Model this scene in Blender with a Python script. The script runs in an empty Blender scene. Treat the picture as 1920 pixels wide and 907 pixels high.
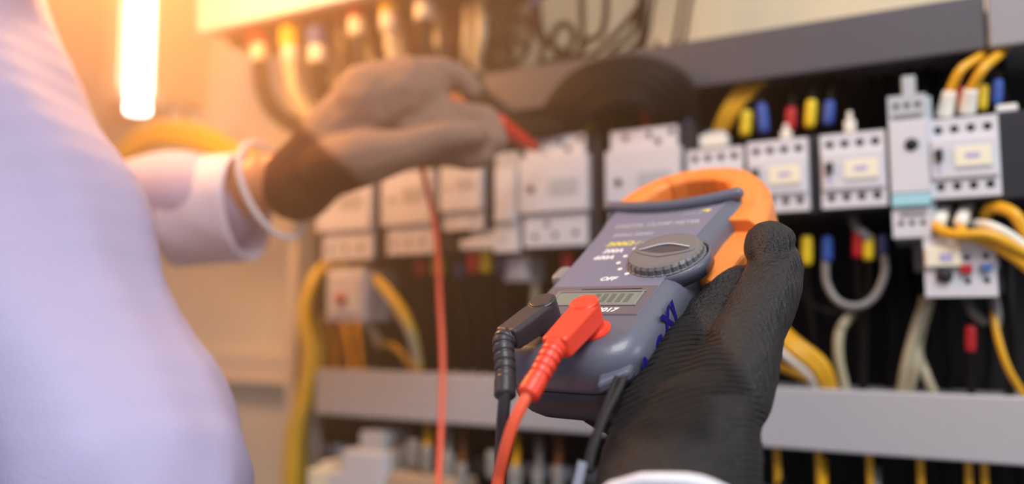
import bpy, bmesh, math, random
from mathutils import Vector, Matrix, noise
random.seed(7)
sc = bpy.context.scene
COL = sc.collection
PI = math.pi

# ---------------------------------------------------------------- camera
F_PX = 1500.0                       # focal length in pixels of the 1920x907 frame
PITCH = math.atan(136.5 / F_PX)
CAM = Vector((0, 0, 1.45))
cam_d = bpy.data.cameras.new('camera'); cam = bpy.data.objects.new('camera', cam_d); COL.objects.link(cam)
cam.location = CAM; cam.rotation_euler = (PI / 2 + PITCH, 0, 0)
cam_d.sensor_width = 36; cam_d.lens = 36 * F_PX / 1920; cam_d.clip_start = .01
cam_d.dof.use_dof = True; cam_d.dof.focus_distance = .335; cam_d.dof.aperture_fstop = (cam_d.lens / 1000) / .0098
sc.camera = cam
CAM_F = Vector((0, math.cos(PITCH), math.sin(PITCH))); CAM_U = Vector((0, -math.sin(PITCH), math.cos(PITCH))); CAM_R = Vector((1, 0, 0))

def W(px, py, d):                   # the point at depth d behind pixel (px, py) of the photograph
    return CAM + (CAM_F + CAM_R * ((px - 960) / F_PX) + CAM_U * (-(py - 453.5) / F_PX)) * d

# ---------------------------------------------------------------- world, lights, exposure
sc.view_settings.view_transform = 'Standard'; sc.view_settings.look = 'None'
sc.view_settings.gamma = 1; sc.view_settings.use_curve_mapping = False
sc.view_settings.exposure = 0.25
world = bpy.data.worlds.new('world'); sc.world = world; world.use_nodes = True
wb = world.node_tree.nodes['Background']; wb.inputs[0].default_value = (.80, .84, 1, 1); wb.inputs[1].default_value = .36

def light(name, kind, loc, target, energy, color, size=.3, spread=None):
    d = bpy.data.lights.new(name, kind); o = bpy.data.objects.new(name, d); COL.objects.link(o)
    o.location = loc; o.rotation_euler = (Vector(target) - Vector(loc)).to_track_quat('-Z', 'Y').to_euler()
    d.energy = energy; d.color = color
    if kind == 'AREA': d.size = size
    if kind == 'SPOT': d.spot_size = spread; d.spot_blend = .6; d.shadow_soft_size = size
    return o
light('key_light', 'AREA', (.25, -.7, 2.75), (.15, .4, 1.4), 24, (1, .98, .97), .8)  # added white key light, unseen source overhead
light('flare_light', 'POINT', W(215, -230, .62), (0, 0, 0), 8.5, (1, .50, .17))  # added warm light that feeds the flare glow; no lamp there
bpy.data.lights['flare_light'].shadow_soft_size = .05
light('side_light', 'AREA', (1.5, -.5, 1.9), (.3, .5, 1.4), 5, (.9, .93, 1), .5)  # cool area light from the right, out of view

# ---------------------------------------------------------------- placing helpers
YAW = math.atan2(-.465, .885)
UV = Vector((math.cos(YAW), math.sin(YAW), 0)); INTO = Vector((-math.sin(YAW), math.cos(YAW), 0)); UP = Vector((0, 0, 1))
DIST = .573                         # camera to the plane of the device fronts
def PP(px, py, h=0.):               # point of the panel plane, h metres proud of the device fronts
    r = W(px, py, 1) - CAM
    return CAM + r * ((DIST - h) / r.dot(INTO))
def C2W(q):                         # camera frame (x right, y up, z back) to world
    return CAM_R * q[0] + CAM_U * q[1] - CAM_F * q[2]

# ---------------------------------------------------------------- materials
def mat(name, col, rough=.5, metal=0., bump=0., scale=200., var=0., coat=0., emit=None, sss=0., trans=0., spec=.5):
    m = bpy.data.materials.new(name); m.use_nodes = True
    nt = m.node_tree; b = nt.nodes['Principled BSDF']
    b.inputs['Base Color'].default_value = (*col, 1); b.inputs['Roughness'].default_value = rough; b.inputs['Metallic'].default_value = metal
    b.inputs['Specular IOR Level'].default_value = spec
    if coat: b.inputs['Coat Weight'].default_value = coat
    if sss: b.inputs['Subsurface Weight'].default_value = sss; b.inputs['Subsurface Scale'].default_value = .01
    if trans: b.inputs['Transmission Weight'].default_value = trans
    tc = nt.nodes.new('ShaderNodeTexCoord'); nz = nt.nodes.new('ShaderNodeTexNoise')
    nt.links.new(tc.outputs['Object'], nz.inputs['Vector']); nz.inputs['Scale'].default_value = scale; nz.inputs['Detail'].default_value = 3
    if bump:
        bp = nt.nodes.new('ShaderNodeBump'); bp.inputs['Strength'].default_value = bump; bp.inputs['Distance'].default_value = .0006
        nt.links.new(nz.outputs['Fac'], bp.inputs['Height']); nt.links.new(bp.outputs['Normal'], b.inputs['Normal'])
    mx = nt.nodes.new('ShaderNodeMixRGB'); mx.inputs[1].default_value = (*[c * (1 - var) for c in col], 1); mx.inputs[2].default_value = (*[min(1, c * (1 + var)) for c in col], 1)
    nt.links.new(nz.outputs['Fac'], mx.inputs[0]); nt.links.new(mx.outputs[0], b.inputs['Base Color'])
    if emit: b.inputs['Emission Color'].default_value = (*col, 1); b.inputs['Emission Strength'].default_value = emit
    return m
M = dict(
    white=mat('white_plastic', (.66, .66, .70), .42, var=.05, scale=60), grey_white=mat('grey_plastic', (.46, .49, .52), .45, var=.05, scale=60),
    dark=mat('charcoal_plastic', (.028, .026, .030), .5, spec=.3, var=.1), hole=mat('dark_screw', (.008, .009, .011), .5, .2),
    sticker=mat('cream_sticker', (.86, .82, .62), .6), print=mat('lavender_print', (.42, .40, .66), .6), blue_stripe=mat('pale_blue_stripe', (.35, .66, .74), .5),
    red=mat('red_sleeve', (.42, .008, .012), .45), yellow=mat('yellow_sleeve', (.78, .56, .015), .45), blue=mat('blue_sleeve', (.03, .085, .38), .45),
    whitesl=mat('white_sleeve', (.85, .82, .72), .5), ywire=mat('yellow_cable', (.78, .40, .012), .38, var=.08, scale=30), lemon=mat('lemon_cable', (.74, .50, .03), .4, var=.08, scale=30),
    bwire=mat('black_cable', (.008, .006, .005), .6, spec=.2), cwire=mat('cream_cable', (.50, .45, .30), .45), gwire=mat('grey_cable', (.22, .21, .20), .4),
    metal=mat('zinc_metal', (.60, .60, .62), .3, .9), duct=mat('light_grey_duct', (.44, .43, .45), .45, var=.03, scale=12), duct_d=mat('shaded_grey_duct', (.085, .08, .095), .5, var=.05, scale=12),  # dark duct has the shade of the upper duct put into its colour
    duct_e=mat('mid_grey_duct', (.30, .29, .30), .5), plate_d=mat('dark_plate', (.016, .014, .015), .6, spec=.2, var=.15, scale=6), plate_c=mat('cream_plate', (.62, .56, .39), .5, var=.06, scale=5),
    wall=mat('beige_paint', (.72, .65, .50), .5, var=.05, scale=5), wall2=mat('beige_frame', (.70, .61, .48), .5), rail=mat('steel_rail', (.45, .45, .46), .3, .9),
    body=mat('slate_plastic', (.115, .122, .165), .36, bump=.15, scale=1800, var=.04, coat=.15), body_b=mat('shaded_slate_plastic', (.034, .033, .045), .42, bump=.15, scale=1800),  # darker slate has the shade below the meter's seam put into its colour
    overlay=mat('purple_grey_overlay', (.180, .185, .270), .42, var=.03), band=mat('plum_grey_band', (.130, .115, .140), .4), lcd=mat('grey_green_lcd', (.19, .225, .20), .25), lcdseg=mat('lcd_digits', (.11, .13, .115), .4),
    knob=mat('grey_knob', (.16, .155, .165), .38, bump=.1, scale=1500, coat=.1), slot=mat('knob_slot', (.06, .055, .07), .4),
    orange=mat('orange_plastic', (.95, .28, .055), .38, bump=.1, scale=900, sss=.05), textw=mat('white_ink', (.9, .9, .9), .5), texty=mat('yellow_ink', (.85, .72, .08), .5), textd=mat('faded_ink', (.42, .41, .50), .5),
    marker=mat('blue_marker', (.012, .010, .17), .4), redp=mat('red_rubber', (.86, .060, .026), .38, bump=.12, scale=900), redc=mat('red_cable', (.88, .12, .05), .36), blackp=mat('black_rubber', (.035, .033, .040), .38, bump=.15, scale=900),
    cord=mat('black_cord', (.018, .017, .018), .6, bump=.6, scale=2500), clip=mat('bright_clip', (.7, .7, .8), .2, .9),
    skin=mat('skin', (.70, .33, .17), .5, bump=.1, scale=300, sss=.15), shirt=mat('lavender_shirt', (.46, .44, .67), .8, bump=.25, scale=500, var=.03), cuff=mat('white_cuff', (.72, .72, .90), .8, bump=.2, scale=600),
    gtrim=mat('white_elastic', (.80, .79, .84), .8, bump=.5, scale=1500), lamp=mat('lamp_tube', (1, .98, .96), .5, emit=9),
)
def glove_mat(name, col, col2, ribs, rough, axis_scale=900, coated=.5):
    """knitted glove: fine ribs across the hand, a smoother rubber coat where the 'coat' attribute is high"""
    m = bpy.data.materials.new(name); m.use_nodes = True; nt = m.node_tree; b = nt.nodes['Principled BSDF']
    N = nt.nodes.new; L = nt.links.new
    tc = N('ShaderNodeTexCoord'); at = N('ShaderNodeAttribute'); at.attribute_name = 'coat'
    ra = N('ShaderNodeAttribute'); ra.attribute_name = 'rib'
    nz = N('ShaderNodeTexNoise'); nz.inputs['Scale'].default_value = 1300; nz.inputs['Detail'].default_value = 6; L(tc.outputs['Object'], nz.inputs['Vector'])
    n2 = N('ShaderNodeTexNoise'); n2.inputs['Scale'].default_value = 60; n2.inputs['Detail'].default_value = 4; L(tc.outputs['Object'], n2.inputs['Vector'])
    mp = N('ShaderNodeMapping'); mp.inputs['Scale'].default_value = (1, 1, .12); L(tc.outputs['Object'], mp.inputs['Vector'])
    n3 = N('ShaderNodeTexNoise'); n3.inputs['Scale'].default_value = 600; n3.inputs['Detail'].default_value = 3; L(mp.outputs['Vector'], n3.inputs['Vector'])
    # ribs: sine of the attribute 'rib' (distance along the hand)
    a1 = N('ShaderNodeMath'); a1.operation = 'MULTIPLY'; a1.inputs[1].default_value = 2 * PI / ribs; L(ra.outputs['Fac'], a1.inputs[0])
    wv = N('ShaderNodeMath'); wv.operation = 'MULTIPLY_ADD'; wv.inputs[1].default_value = 3.6; L(n2.outputs['Fac'], wv.inputs[0]); L(a1.outputs[0], wv.inputs[2])
    s = N('ShaderNodeMath'); s.operation = 'SINE'; L(wv.outputs[0], s.inputs[0])
    mxh = N('ShaderNodeMix'); mxh.data_type = 'FLOAT'; L(at.outputs['Fac'], mxh.inputs[0]); L(s.outputs[0], mxh.inputs[2])
    k = N('ShaderNodeMath'); k.operation = 'MULTIPLY'; k.inputs[1].default_value = 2.2; L(n3.outputs['Fac'], k.inputs[0]); L(k.outputs[0], mxh.inputs[3])
    ad = N('ShaderNodeMath'); ad.operation = 'MULTIPLY_ADD'; ad.inputs[1].default_value = .7; L(nz.outputs['Fac'], ad.inputs[0]); L(mxh.outputs[0], ad.inputs[2])
    bp = N('ShaderNodeBump'); bp.inputs['Strength'].default_value = 1; bp.inputs['Distance'].default_value = .0009; L(ad.outputs[0], bp.inputs['Height']); L(bp.outputs[0], b.inputs['Normal'])
    mc = N('ShaderNodeMixRGB'); mc.inputs[1].default_value = (*col, 1); mc.inputs[2].default_value = (*col2, 1); L(at.outputs['Fac'], mc.inputs[0]); L(mc.outputs[0], b.inputs['Base Color'])
    mr = N('ShaderNodeMix'); mr.data_type = 'FLOAT'; b.inputs['Specular IOR Level'].default_value = .35; mr.inputs[2].default_value = .85; mr.inputs[3].default_value = rough; L(at.outputs['Fac'], mr.inputs[0]); L(mr.outputs[0], b.inputs['Roughness'])
    return m
M['dimsl'] = mat('dimmed_white_sleeve', (.27, .26, .24), .6); M['bluedim'] = mat('dimmed_blue_sleeve', (.025, .03, .12), .5)  # dimmed copies of the white and blue sleeves, low light put into the colour
M['glove_b'] = glove_mat('black_glove', (.010, .0085, .008), (.021, .019, .021), .0023, .42)
M['glove_g'] = glove_mat('grey_glove', (.12, .042, .014), (.31, .205, .155), .0021, .6)

# ---------------------------------------------------------------- mesh helpers
def link(name, bm, m, parent=None, smooth=False, bevel=0.):
    bmesh.ops.recalc_face_normals(bm, faces=bm.faces)
    me = bpy.data.meshes.new(name); bm.to_mesh(me); bm.free()
    for mm in (m if isinstance(m, (list, tuple)) else [m]): me.materials.append(mm)
    if smooth:
        for p in me.polygons: p.use_smooth = True
    o = bpy.data.objects.new(name, me); COL.objects.link(o)
    if parent is not None: o.parent = parent
    if bevel:
        b = o.modifiers.new('bevel', 'BEVEL'); b.width = bevel; b.segments = 2; b.limit_method = 'ANGLE'
    return o
def thing(name, label, cat, loc=(0, 0, 0), rotz=0., group=None, mw=None):
    o = bpy.data.objects.new(name, None); COL.objects.link(o); o.empty_display_size = .01
    if mw is not None: o.matrix_world = mw
    else: o.location = loc; o.rotation_euler = (0, 0, rotz)
    o['label'] = label; o['category'] = cat
    if group: o['group'] = group
    return o
def tag(o, label, cat, group=None):
    o['label'] = label; o['category'] = cat
    if group: o['group'] = group
    return o
def box(bm, x0, x1, y0, y1, z0, z1):
    r = bmesh.ops.create_cube(bm, size=1)
    bmesh.ops.scale(bm, vec=(abs(x1 - x0), abs(y1 - y0), abs(z1 - z0)), verts=r['verts'])
    bmesh.ops.translate(bm, vec=((x0 + x1) / 2, (y0 + y1) / 2, (z0 + z1) / 2), verts=r['verts'])
    return r['verts']
def new(): return bmesh.new()
def bxo(name, dims, m, parent, bevel=0.0006):
    bm = new(); box(bm, *dims); return link(name, bm, m, parent, bevel=bevel)
def lathe(bm, prof, seg=24, axis='z', at=(0, 0, 0), wob=None):
    rings = []
    for (r, h) in prof:
        ring = []
        for k in range(seg):
            a = 2 * PI * k / seg; rr = r * (wob(k, h) if wob else 1)
            x, y = rr * math.cos(a), rr * math.sin(a)
            v = {'z': (x, y, h), 'y': (x, h, y), 'x': (h, x, y)}[axis]
            ring.append(bm.verts.new((v[0] + at[0], v[1] + at[1], v[2] + at[2])))
        rings.append(ring)
    for a, b in zip(rings, rings[1:]):
        for k in range(seg): bm.faces.new((a[k], a[(k + 1) % seg], b[(k + 1) % seg], b[k]))
    bm.faces.new(rings[0]); bm.faces.new(rings[-1])
def catmull(pts, n=8):
    P = [Vector(p) for p in pts]; P = [2 * P[0] - P[1]] + P + [2 * P[-1] - P[-2]]; out = []
    for i in range(1, len(P) - 2):
        for k in range(n):
            t = k / n
            out.append(.5 * ((2 * P[i]) + (P[i + 1] - P[i - 1]) * t + (2 * P[i - 1] - 5 * P[i] + 4 * P[i + 1] - P[i + 2]) * t * t + (3 * P[i] - P[i - 1] - 3 * P[i + 1] + P[i + 2]) * t ** 3))
    out.append(P[-2]); return out
def tube(bm, pts, r, seg=10, n=8, radf=None, flat=1.):
    Q = catmull(pts, n); rings = []; prev = None
    for i, p in enumerate(Q):
        t = (Q[min(i + 1, len(Q) - 1)] - Q[max(i - 1, 0)]).normalized()
        if prev is None:
            u = t.orthogonal().normalized()
        else:
            u = (prev - t * prev.dot(t)).normalized()
        prev = u; v = t.cross(u)
        rr = r * (radf(i / (len(Q) - 1)) if radf else 1)
        rings.append([bm.verts.new(p + (u * math.cos(2 * PI * k / seg) + v * flat * math.sin(2 * PI * k / seg)) * rr) for k in range(seg)])
    for a, b in zip(rings, rings[1:]):
        for k in range(seg): bm.faces.new((a[k], a[(k + 1) % seg], b[(k + 1) % seg], b[k]))
    bm.faces.new(rings[0]); bm.faces.new(rings[-1])
def tubeo(name, pts, r, m, parent=None, **k):
    bm = new(); tube(bm, pts, r, **k); return link(name, bm, m, parent, smooth=True)
def prism(bm, pts, z0, z1):
    a = [bm.verts.new((x, y, z0)) for x, y in pts]; b = [bm.verts.new((x, y, z1)) for x, y in pts]
    bm.faces.new(a); bm.faces.new(b); n = len(pts)
    for k in range(n): bm.faces.new((a[k], a[(k + 1) % n], b[(k + 1) % n], b[k]))
def text(s, size, loc, m, parent, name='lettering', shear=0., rot=None, bold=.0, align='LEFT', sx=1., ext=.00008):
    cu = bpy.data.curves.new('t', 'FONT'); cu.body = s; cu.size = size; cu.shear = shear; cu.extrude = ext; cu.offset = bold; cu.align_x = align; cu.resolution_u = 3
    t = bpy.data.objects.new('t', cu); COL.objects.link(t)
    bpy.context.view_layer.update()
    me = bpy.data.meshes.new_from_object(t.evaluated_get(bpy.context.evaluated_depsgraph_get()))
    bpy.data.objects.remove(t)
    me.materials.clear(); me.materials.append(m); me.transform(Matrix.Diagonal((sx, 1, 1, 1)))
    o = bpy.data.objects.new(name, me); COL.objects.link(o); o.parent = parent; o.location = loc
    if rot: o.rotation_euler = rot
    return o
def plate(bm, w, h, holes, s, r, y=0., depth=.004, thick=.004, x0=0., z0=0., seg=14):
    """front plate in the plane y, with round sunk holes (cx, cz); real rims and walls"""
    xs = sorted({round(v, 6) for v in [x0, x0 + w] + [c for cx, _ in holes for c in (cx - s, cx + s)]})
    zs = sorted({round(v, 6) for v in [z0, z0 + h] + [c for _, cz in holes for c in (cz - s, cz + s)]})
    for a, b in zip(xs, xs[1:]):
        for c, d in zip(zs, zs[1:]):
            mx, mz = (a + b) / 2, (c + d) / 2
            if any(abs(mx - cx) < s and abs(mz - cz) < s for cx, cz in holes): continue
            bm.faces.new([bm.verts.new(p) for p in ((a, y, c), (b, y, c), (b, y, d), (a, y, d))])
    for cx, cz in holes:
        sq, ci, ci2 = [], [], []
        for k in range(seg):
            a = 2 * PI * (k + .5) / seg; c_, s_ = math.cos(a), math.sin(a); q = s / max(abs(c_), abs(s_))
            sq.append(bm.verts.new((cx + c_ * q, y, cz + s_ * q))); ci.append(bm.verts.new((cx + c_ * r, y, cz + s_ * r))); ci2.append(bm.verts.new((cx + c_ * r, y + depth, cz + s_ * r)))
        for k in range(seg):
            j = (k + 1) % seg
            bm.faces.new((sq[k], sq[j], ci[j], ci[k])); bm.faces.new((ci[k], ci[j], ci2[j], ci2[k]))
        for sx_ in (-1, 1):
            for sz_ in (-1, 1):    # the corners of the square outside the fan
                c0 = bm.verts.new((cx + sx_ * s, y, cz + sz_ * s))
                near = sorted(sq, key=lambda v: (v.co - c0.co).length)[:2]
                try: bm.faces.new((c0, near[0], near[1]))
                except ValueError: pass
        bm.faces.new(ci2)
    # returning sides
    for (p, q) in (((x0, z0), (x0 + w, z0)), ((x0 + w, z0), (x0 + w, z0 + h)), ((x0 + w, z0 + h), (x0, z0 + h)), ((x0, z0 + h), (x0, z0))):
        bm.faces.new([bm.verts.new(v) for v in ((p[0], y, p[1]), (q[0], y, q[1]), (q[0], y + thick, q[1]), (p[0], y + thick, p[1]))])
def screw(parent, x, z, y, r):
    bm = new(); lathe(bm, [(r, y), (r, y - .0008), (r * .8, y - .0012), (r * .2, y - .0010)], 12, 'y', (x, 0, z)); return link('terminal_screw', bm, M['hole'], parent, smooth=True)

def organic(name, chains, m, parent=None, voxel=.0022, smooth=6, attr=None, cut=None, folds=None):
    """one continuous surface from tapered limb chains: spheres along each chain fused by a voxel remesh"""
    bm = new()
    for ch in chains:
        for (p, r), (q, s) in zip(ch, ch[1:]):
            L = (Vector(q) - Vector(p)).length; n = max(2, int(L / (.22 * min(r, s))))
            for k in range(n + 1):
                t = k / n; c = Vector(p).lerp(Vector(q), t); rr = r + (s - r) * t
                bmesh.ops.create_icosphere(bm, subdivisions=2, radius=rr, matrix=Matrix.Translation(c))
    me = bpy.data.meshes.new('tmp'); bm.to_mesh(me); bm.free()
    o = bpy.data.objects.new('tmp', me); COL.objects.link(o)
    r = o.modifiers.new('r', 'REMESH'); r.mode = 'VOXEL'; r.voxel_size = voxel
    s = o.modifiers.new('s', 'SMOOTH'); s.iterations = smooth; s.factor = .6
    bpy.context.view_layer.update()
    me2 = bpy.data.meshes.new_from_object(o.evaluated_get(bpy.context.evaluated_depsgraph_get()))
    bpy.data.objects.remove(o)
    if folds:
        nn = [v.normal.copy() for v in me2.vertices]
        for v, n_ in zip(me2.vertices, nn): v.co += n_ * folds(v.co)
    if cut:
        b = bmesh.new(); b.from_mesh(me2); bmesh.ops.bisect_plane(b, geom=list(b.verts) + list(b.edges) + list(b.faces), plane_co=cut[0], plane_no=cut[1], clear_outer=True); b.to_mesh(me2); b.free()
    me2.name = name; me2.materials.clear(); me2.materials.append(m)
    for p in me2.polygons: p.use_smooth = True
    if attr:
        for an, fn in attr.items():
            a = me2.attributes.new(an, 'FLOAT', 'POINT')
            for i, v in enumerate(me2.vertices): a.data[i].value = fn(v.co)
    ob = bpy.data.objects.new(name, me2); COL.objects.link(ob)
    if parent is not None: ob.parent = parent
    return ob
def cpt(px, py, d, rpx): return (W(px, py, d), rpx * d / F_PX)

# ---------------------------------------------------------------- the setting
def struct(name, bm, m, parent=None, **k):
    o = link(name, bm, m, parent, **k)
    if parent is None: o['kind'] = 'structure'
    return o
def panel_obj(o, p):                # put an object into the panel's frame at the point p
    o.location = p; o.rotation_euler = (0, 0, YAW); return o
def uz(px, py, h, ref):             # panel coordinates (x along, z up) relative to ref
    d = PP(px, py, h) - ref; return d.dot(UV), d.dot(UP)
REF = PP(1200, 590, -.10)
xl = uz(592, 500, -.10, REF)[0]; xr = 1.15
zt = uz(1500, 75, -.10, REF)[1]; zb = -.75
bm = new(); box(bm, xl, xr, 0, .004, zb, zt); panel_obj(struct('wall_back', bm, M['plate_d']), REF)
bm = new(); box(bm, uz(560, 50, -.10, REF)[0], xr, -.001, .004, zt, zt + .9); panel_obj(struct('wall_upper', bm, M['plate_c']), REF)
bm = new(); box(bm, -2.4, xl, .02, .03, -1.5, 1.6); panel_obj(struct('wall_left', bm, M['wall']), REF)
bm = new(); box(bm, xl - .012, xl, -.03, .02, zb, zt - .02); panel_obj(struct('trim_1', bm, M['wall2'], bevel=.002), REF)
# frame ribs of the beige cabinet side
for i, (px0, px1, dy) in enumerate(((318, 336, .018), (200, 222, .03))):
    a = uz(px0, 100, -.10, REF)[0]; b = uz(px1, 100, -.10, REF)[0]
    bm = new(); box(bm, a, b, .02 - dy, .02, uz(px0, 225, -.1, REF)[1], 1.5); panel_obj(struct('trim_%d' % (i + 2), bm, M['wall2'], bevel=.002), REF)
z0 = uz(480, 712, -.1, REF)[1]; z1 = uz(480, 662, -.1, REF)[1]
bm = new(); box(bm, -2.2, xl - .012, .006, .02, z0, z1); panel_obj(struct('trim_4', bm, M['wall2'], bevel=.002), REF)
bm = new(); box(bm, -2.2, xl - .012, -.002, .02, z0 - .004, z0 + .002); panel_obj(struct('trim_5', bm, M['wall2'], bevel=.001), REF)
bm = new(); box(bm, -4, 4, -4, 4, -.01, 0); struct('floor', bm, mat('floor_paint', (.35, .34, .33), .6))

# added orange volume that imitates lens flare, lit by the added warm light
hm = bpy.data.materials.new('flare_glow'); hm.use_nodes = True; hn = hm.node_tree; hn.nodes.remove(hn.nodes['Principled BSDF'])
vs = hn.nodes.new('ShaderNodeVolumeScatter'); vs.inputs['Color'].default_value = (1, .55, .25, 1)
# densest round the warm light, thinning out to nothing .85 m from it
tcn = hn.nodes.new('ShaderNodeTexCoord'); vm = hn.nodes.new('ShaderNodeVectorMath'); vm.operation = 'DISTANCE'; vm.inputs[1].default_value = W(215, -230, .62); hn.links.new(tcn.outputs['Object'], vm.inputs[0])
mrn = hn.nodes.new('ShaderNodeMapRange'); mrn.interpolation_type = 'SMOOTHSTEP'; mrn.inputs['From Min'].default_value = .0; mrn.inputs['From Max'].default_value = .61; mrn.inputs['To Min'].default_value = 2.0; mrn.inputs['To Max'].default_value = 0
hn.links.new(vm.outputs['Value'], mrn.inputs['Value']); hn.links.new(mrn.outputs[0], vs.inputs['Density']); glow_density = mrn
va = hn.nodes.new('ShaderNodeVolumeAbsorption'); va.inputs['Color'].default_value = (1, .55, .25, 1); ads = hn.nodes.new('ShaderNodeAddShader')
hn.links.new(vs.outputs[0], ads.inputs[0]); hn.links.new(va.outputs[0], ads.inputs[1]); hn.links.new(ads.outputs[0], hn.nodes['Material Output'].inputs['Volume'])
hn.links.new(glow_density.outputs[0], va.inputs['Density'])
bm = new(); box(bm, -1.0, .50, .02, 1.3, .9, 2.4); hz = link('flare_glow', bm, hm); hz['kind'] = 'stuff'; hz['label'] = 'added warm glow volume imitating lens flare in front of the panel'; hz['category'] = 'flare_glow'
# cable ducts
def duct(name, label, ptl, ptr, zt_px, zb_px, h, depth, m, lip=True, xp=1500):
    ref = PP(xp, (zt_px + zb_px) / 2, h)
    t = thing('wire_duct', label, 'cable duct', ref, YAW)
    x0 = uz(ptl, 400, h, ref)[0]; x1 = uz(ptr, 400, h, ref)[0]; zt_ = uz(xp, zt_px, h, ref)[1]; zb_ = uz(xp, zb_px, h, ref)[1]
    bxo('duct_cover', (x0, x1, 0, .004, zb_, zt_), m, t, .0015)
    bxo('duct_body', (x0 + .002, x1 - .002, .004, depth, zb_ + .003, zt_ - .003), m, t)
    return t, ref, x0, x1, zb_, zt_
D = duct('duct_low', 'light grey cable duct running under the contactor row', 598, 2300, 727, 843, -.012, .07, M['duct'])
D = duct('duct_up', 'shaded grey cable duct above the contactor row', 905, 1868, 43, 138, -.012, .07, M['duct_d'])
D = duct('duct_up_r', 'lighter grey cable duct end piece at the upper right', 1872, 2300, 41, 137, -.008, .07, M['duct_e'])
for lab, (a, b), (z0, z1) in (('steel mounting rail behind the upper contactors', (600, 2300), (330, 365)), ('steel mounting rail behind the lower terminals', (600, 2300), (905, 935))):
    ref = PP(1400, (z0 + z1) / 2, -.085); t = thing('mounting_rail', lab, 'rail', ref, YAW)
    x0 = uz(a, 400, -.085, ref)[0]; x1 = uz(b, 400, -.085, ref)[0]; zz = (uz(1400, z0, -.085, ref)[1])
    bxo('rail_web', (x0, x1, 0, .002, -zz * .6, zz * .6), M['rail'], t); bxo('rail_lip', (x0, x1, -.005, -.003, zz * .6, zz), M['rail'], t); bxo('rail_lip', (x0, x1, -.005, -.003, -zz, -zz * .6), M['rail'], t)

# ---------------------------------------------------------------- devices on the panel
def device(name, label, cat, xl_, xr_, yt, yb, h=0., xc=None):
    xc = xc or (xl_ + xr_) / 2; ref = PP(xc, yb, h)
    w0 = uz(xl_, (yt + yb) / 2, h, ref)[0]; w1 = uz(xr_, (yt + yb) / 2, h, ref)[0]; hh = uz(xc, yt, h, ref)[1]
    t = thing(name, label, cat, PP(xc, yb, h) + UV * ((w0 + w1) / 2), YAW)
    return t, w1 - w0, hh
def dark_body(t, w, h, over=.012, z0=-.002, z1=None, depth=.085, m=None, front=.006):
    return bxo('housing', (-w / 2 + .001, w / 2 + over, front, depth, z0, z1 if z1 is not None else h + .002), m or M['dark'], t, .001)
def holes_row(w, n, z, marg=.14):
    return [(-w / 2 + w * (marg + (1 - 2 * marg) * k / (n - 1)), z) for k in range(n)]
def front(t, w, h, holes, m=None, r=None, y=0., x0=None, z0=0., name='front_plate', thick=.006):
    r = r or w * .068; bm = new(); plate(bm, w, h, holes, r * 1.45, r, y, .003, thick, -w / 2 if x0 is None else x0, z0)
    o = link(name, bm, m or M['white'], t)
    for (x, z) in holes: screw(t, x, z, y + .003, r * .8)
    return o
def contactor(label, xl_, xr_, yt, yb, over=.012, lab=True, h=0., jut=True):
    t, w, hh = device('contactor', label, 'contactor', xl_, xr_, yt, yb, h)
    dark_body(t, w, hh, over)
    front(t, w, hh, holes_row(w, 4, hh * .86, .15) + holes_row(w, 4, hh * .14, .15))
    bxo('centre_cap', (-w * .47, w * .47, -.0025, .001, hh * .24, hh * .74), M['white'], t, .0008)
    if lab:
        bxo('sticker', (-w * .13, w * .38, -.0031, -.0024, hh * .38, hh * .62), M['sticker'], t, 0)
        bxo('sticker_print', (w * .02, w * .22, -.0033, -.0030, hh * .47, hh * .535), M['print'], t, 0)
        bxo('sticker_edge', (-w * .13, w * .38, -.0032, -.0024, hh * .345, hh * .375), M['grey_white'], t, 0)
    bm = new(); prism(bm, [(-w * .42, hh * .60), (-w * .30, hh * .61), (-w * .30, hh * .48), (-w * .34, hh * .43), (-w * .40, hh * .46)], 0, .0035)
    bmesh.ops.rotate(bm, cent=(0, 0, 0), matrix=Matrix.Rotation(PI / 2, 3, 'X'), verts=bm.verts)
    bmesh.ops.translate(bm, vec=(0, -.0012, 0), verts=bm.verts)
    link('indicator', bm, M['hole'], t)
    bxo('indicator_pointer', (-w * .38, -w * .34, -.0034, -.002, hh * .32, hh * .42), M['print'], t, 0)
    return t, w, hh
contactor('white four-pole contactor nearest the right edge, feeding yellow wires', 1742, 1875, 219, 369, over=.05)
contactor('white four-pole contactor left of the narrow relay with the blue stripe', 1539, 1662, 248, 388)
contactor('white four-pole contactor just right of the orange jaw of the clamp meter', 1402, 1516, 262, 397)
contactor('white contactor half hidden above the orange jaw of the clamp meter', 1288, 1394, 278, 400, lab=False)
# narrow relay with a blue stripe
t, w, hh = device('timing_relay', 'tall narrow grey relay with a pale blue stripe', 'relay', 1669, 1742, 177, 445)
bxo('housing', (-w / 2, w / 2 + .003, .005, .085, .001, hh - .001), M['grey_white'], t, .001)
front(t, w, hh * .185, holes_row(w, 3, hh * .925, .22), M['grey_white'], w * .085, 0., None, hh * .815, 'upper_terminal_block')
bxo('label_strip', (-w * .38, w * .38, -.0008, .001, hh * .832, hh * .862), M['gwire'], t, 0)
bxo('front_cover', (-w / 2, w / 2, -.003, .006, hh * .305, hh * .812), M['white'], t, .0008)
bm = new(); lathe(bm, [(.0036, -.0045), (.0042, -.0030), (.0042, 0)], 16, 'y', (w * .08, 0, hh * .64)); link('dial', bm, M['hole'], t, smooth=True)
bxo('blue_band', (-w / 2, w / 2, -.003, .006, hh * .215, hh * .300), M['blue_stripe'], t, .0005)
front(t, w, hh * .20, holes_row(w, 3, hh * .10, .22), M['white'], w * .085, 0., None, 0, 'lower_terminal_block')
bxo('label_strip', (-w * .3, w * .38, -.0008, .001, hh * .150, hh * .172), M['gwire'], t, 0)
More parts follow.
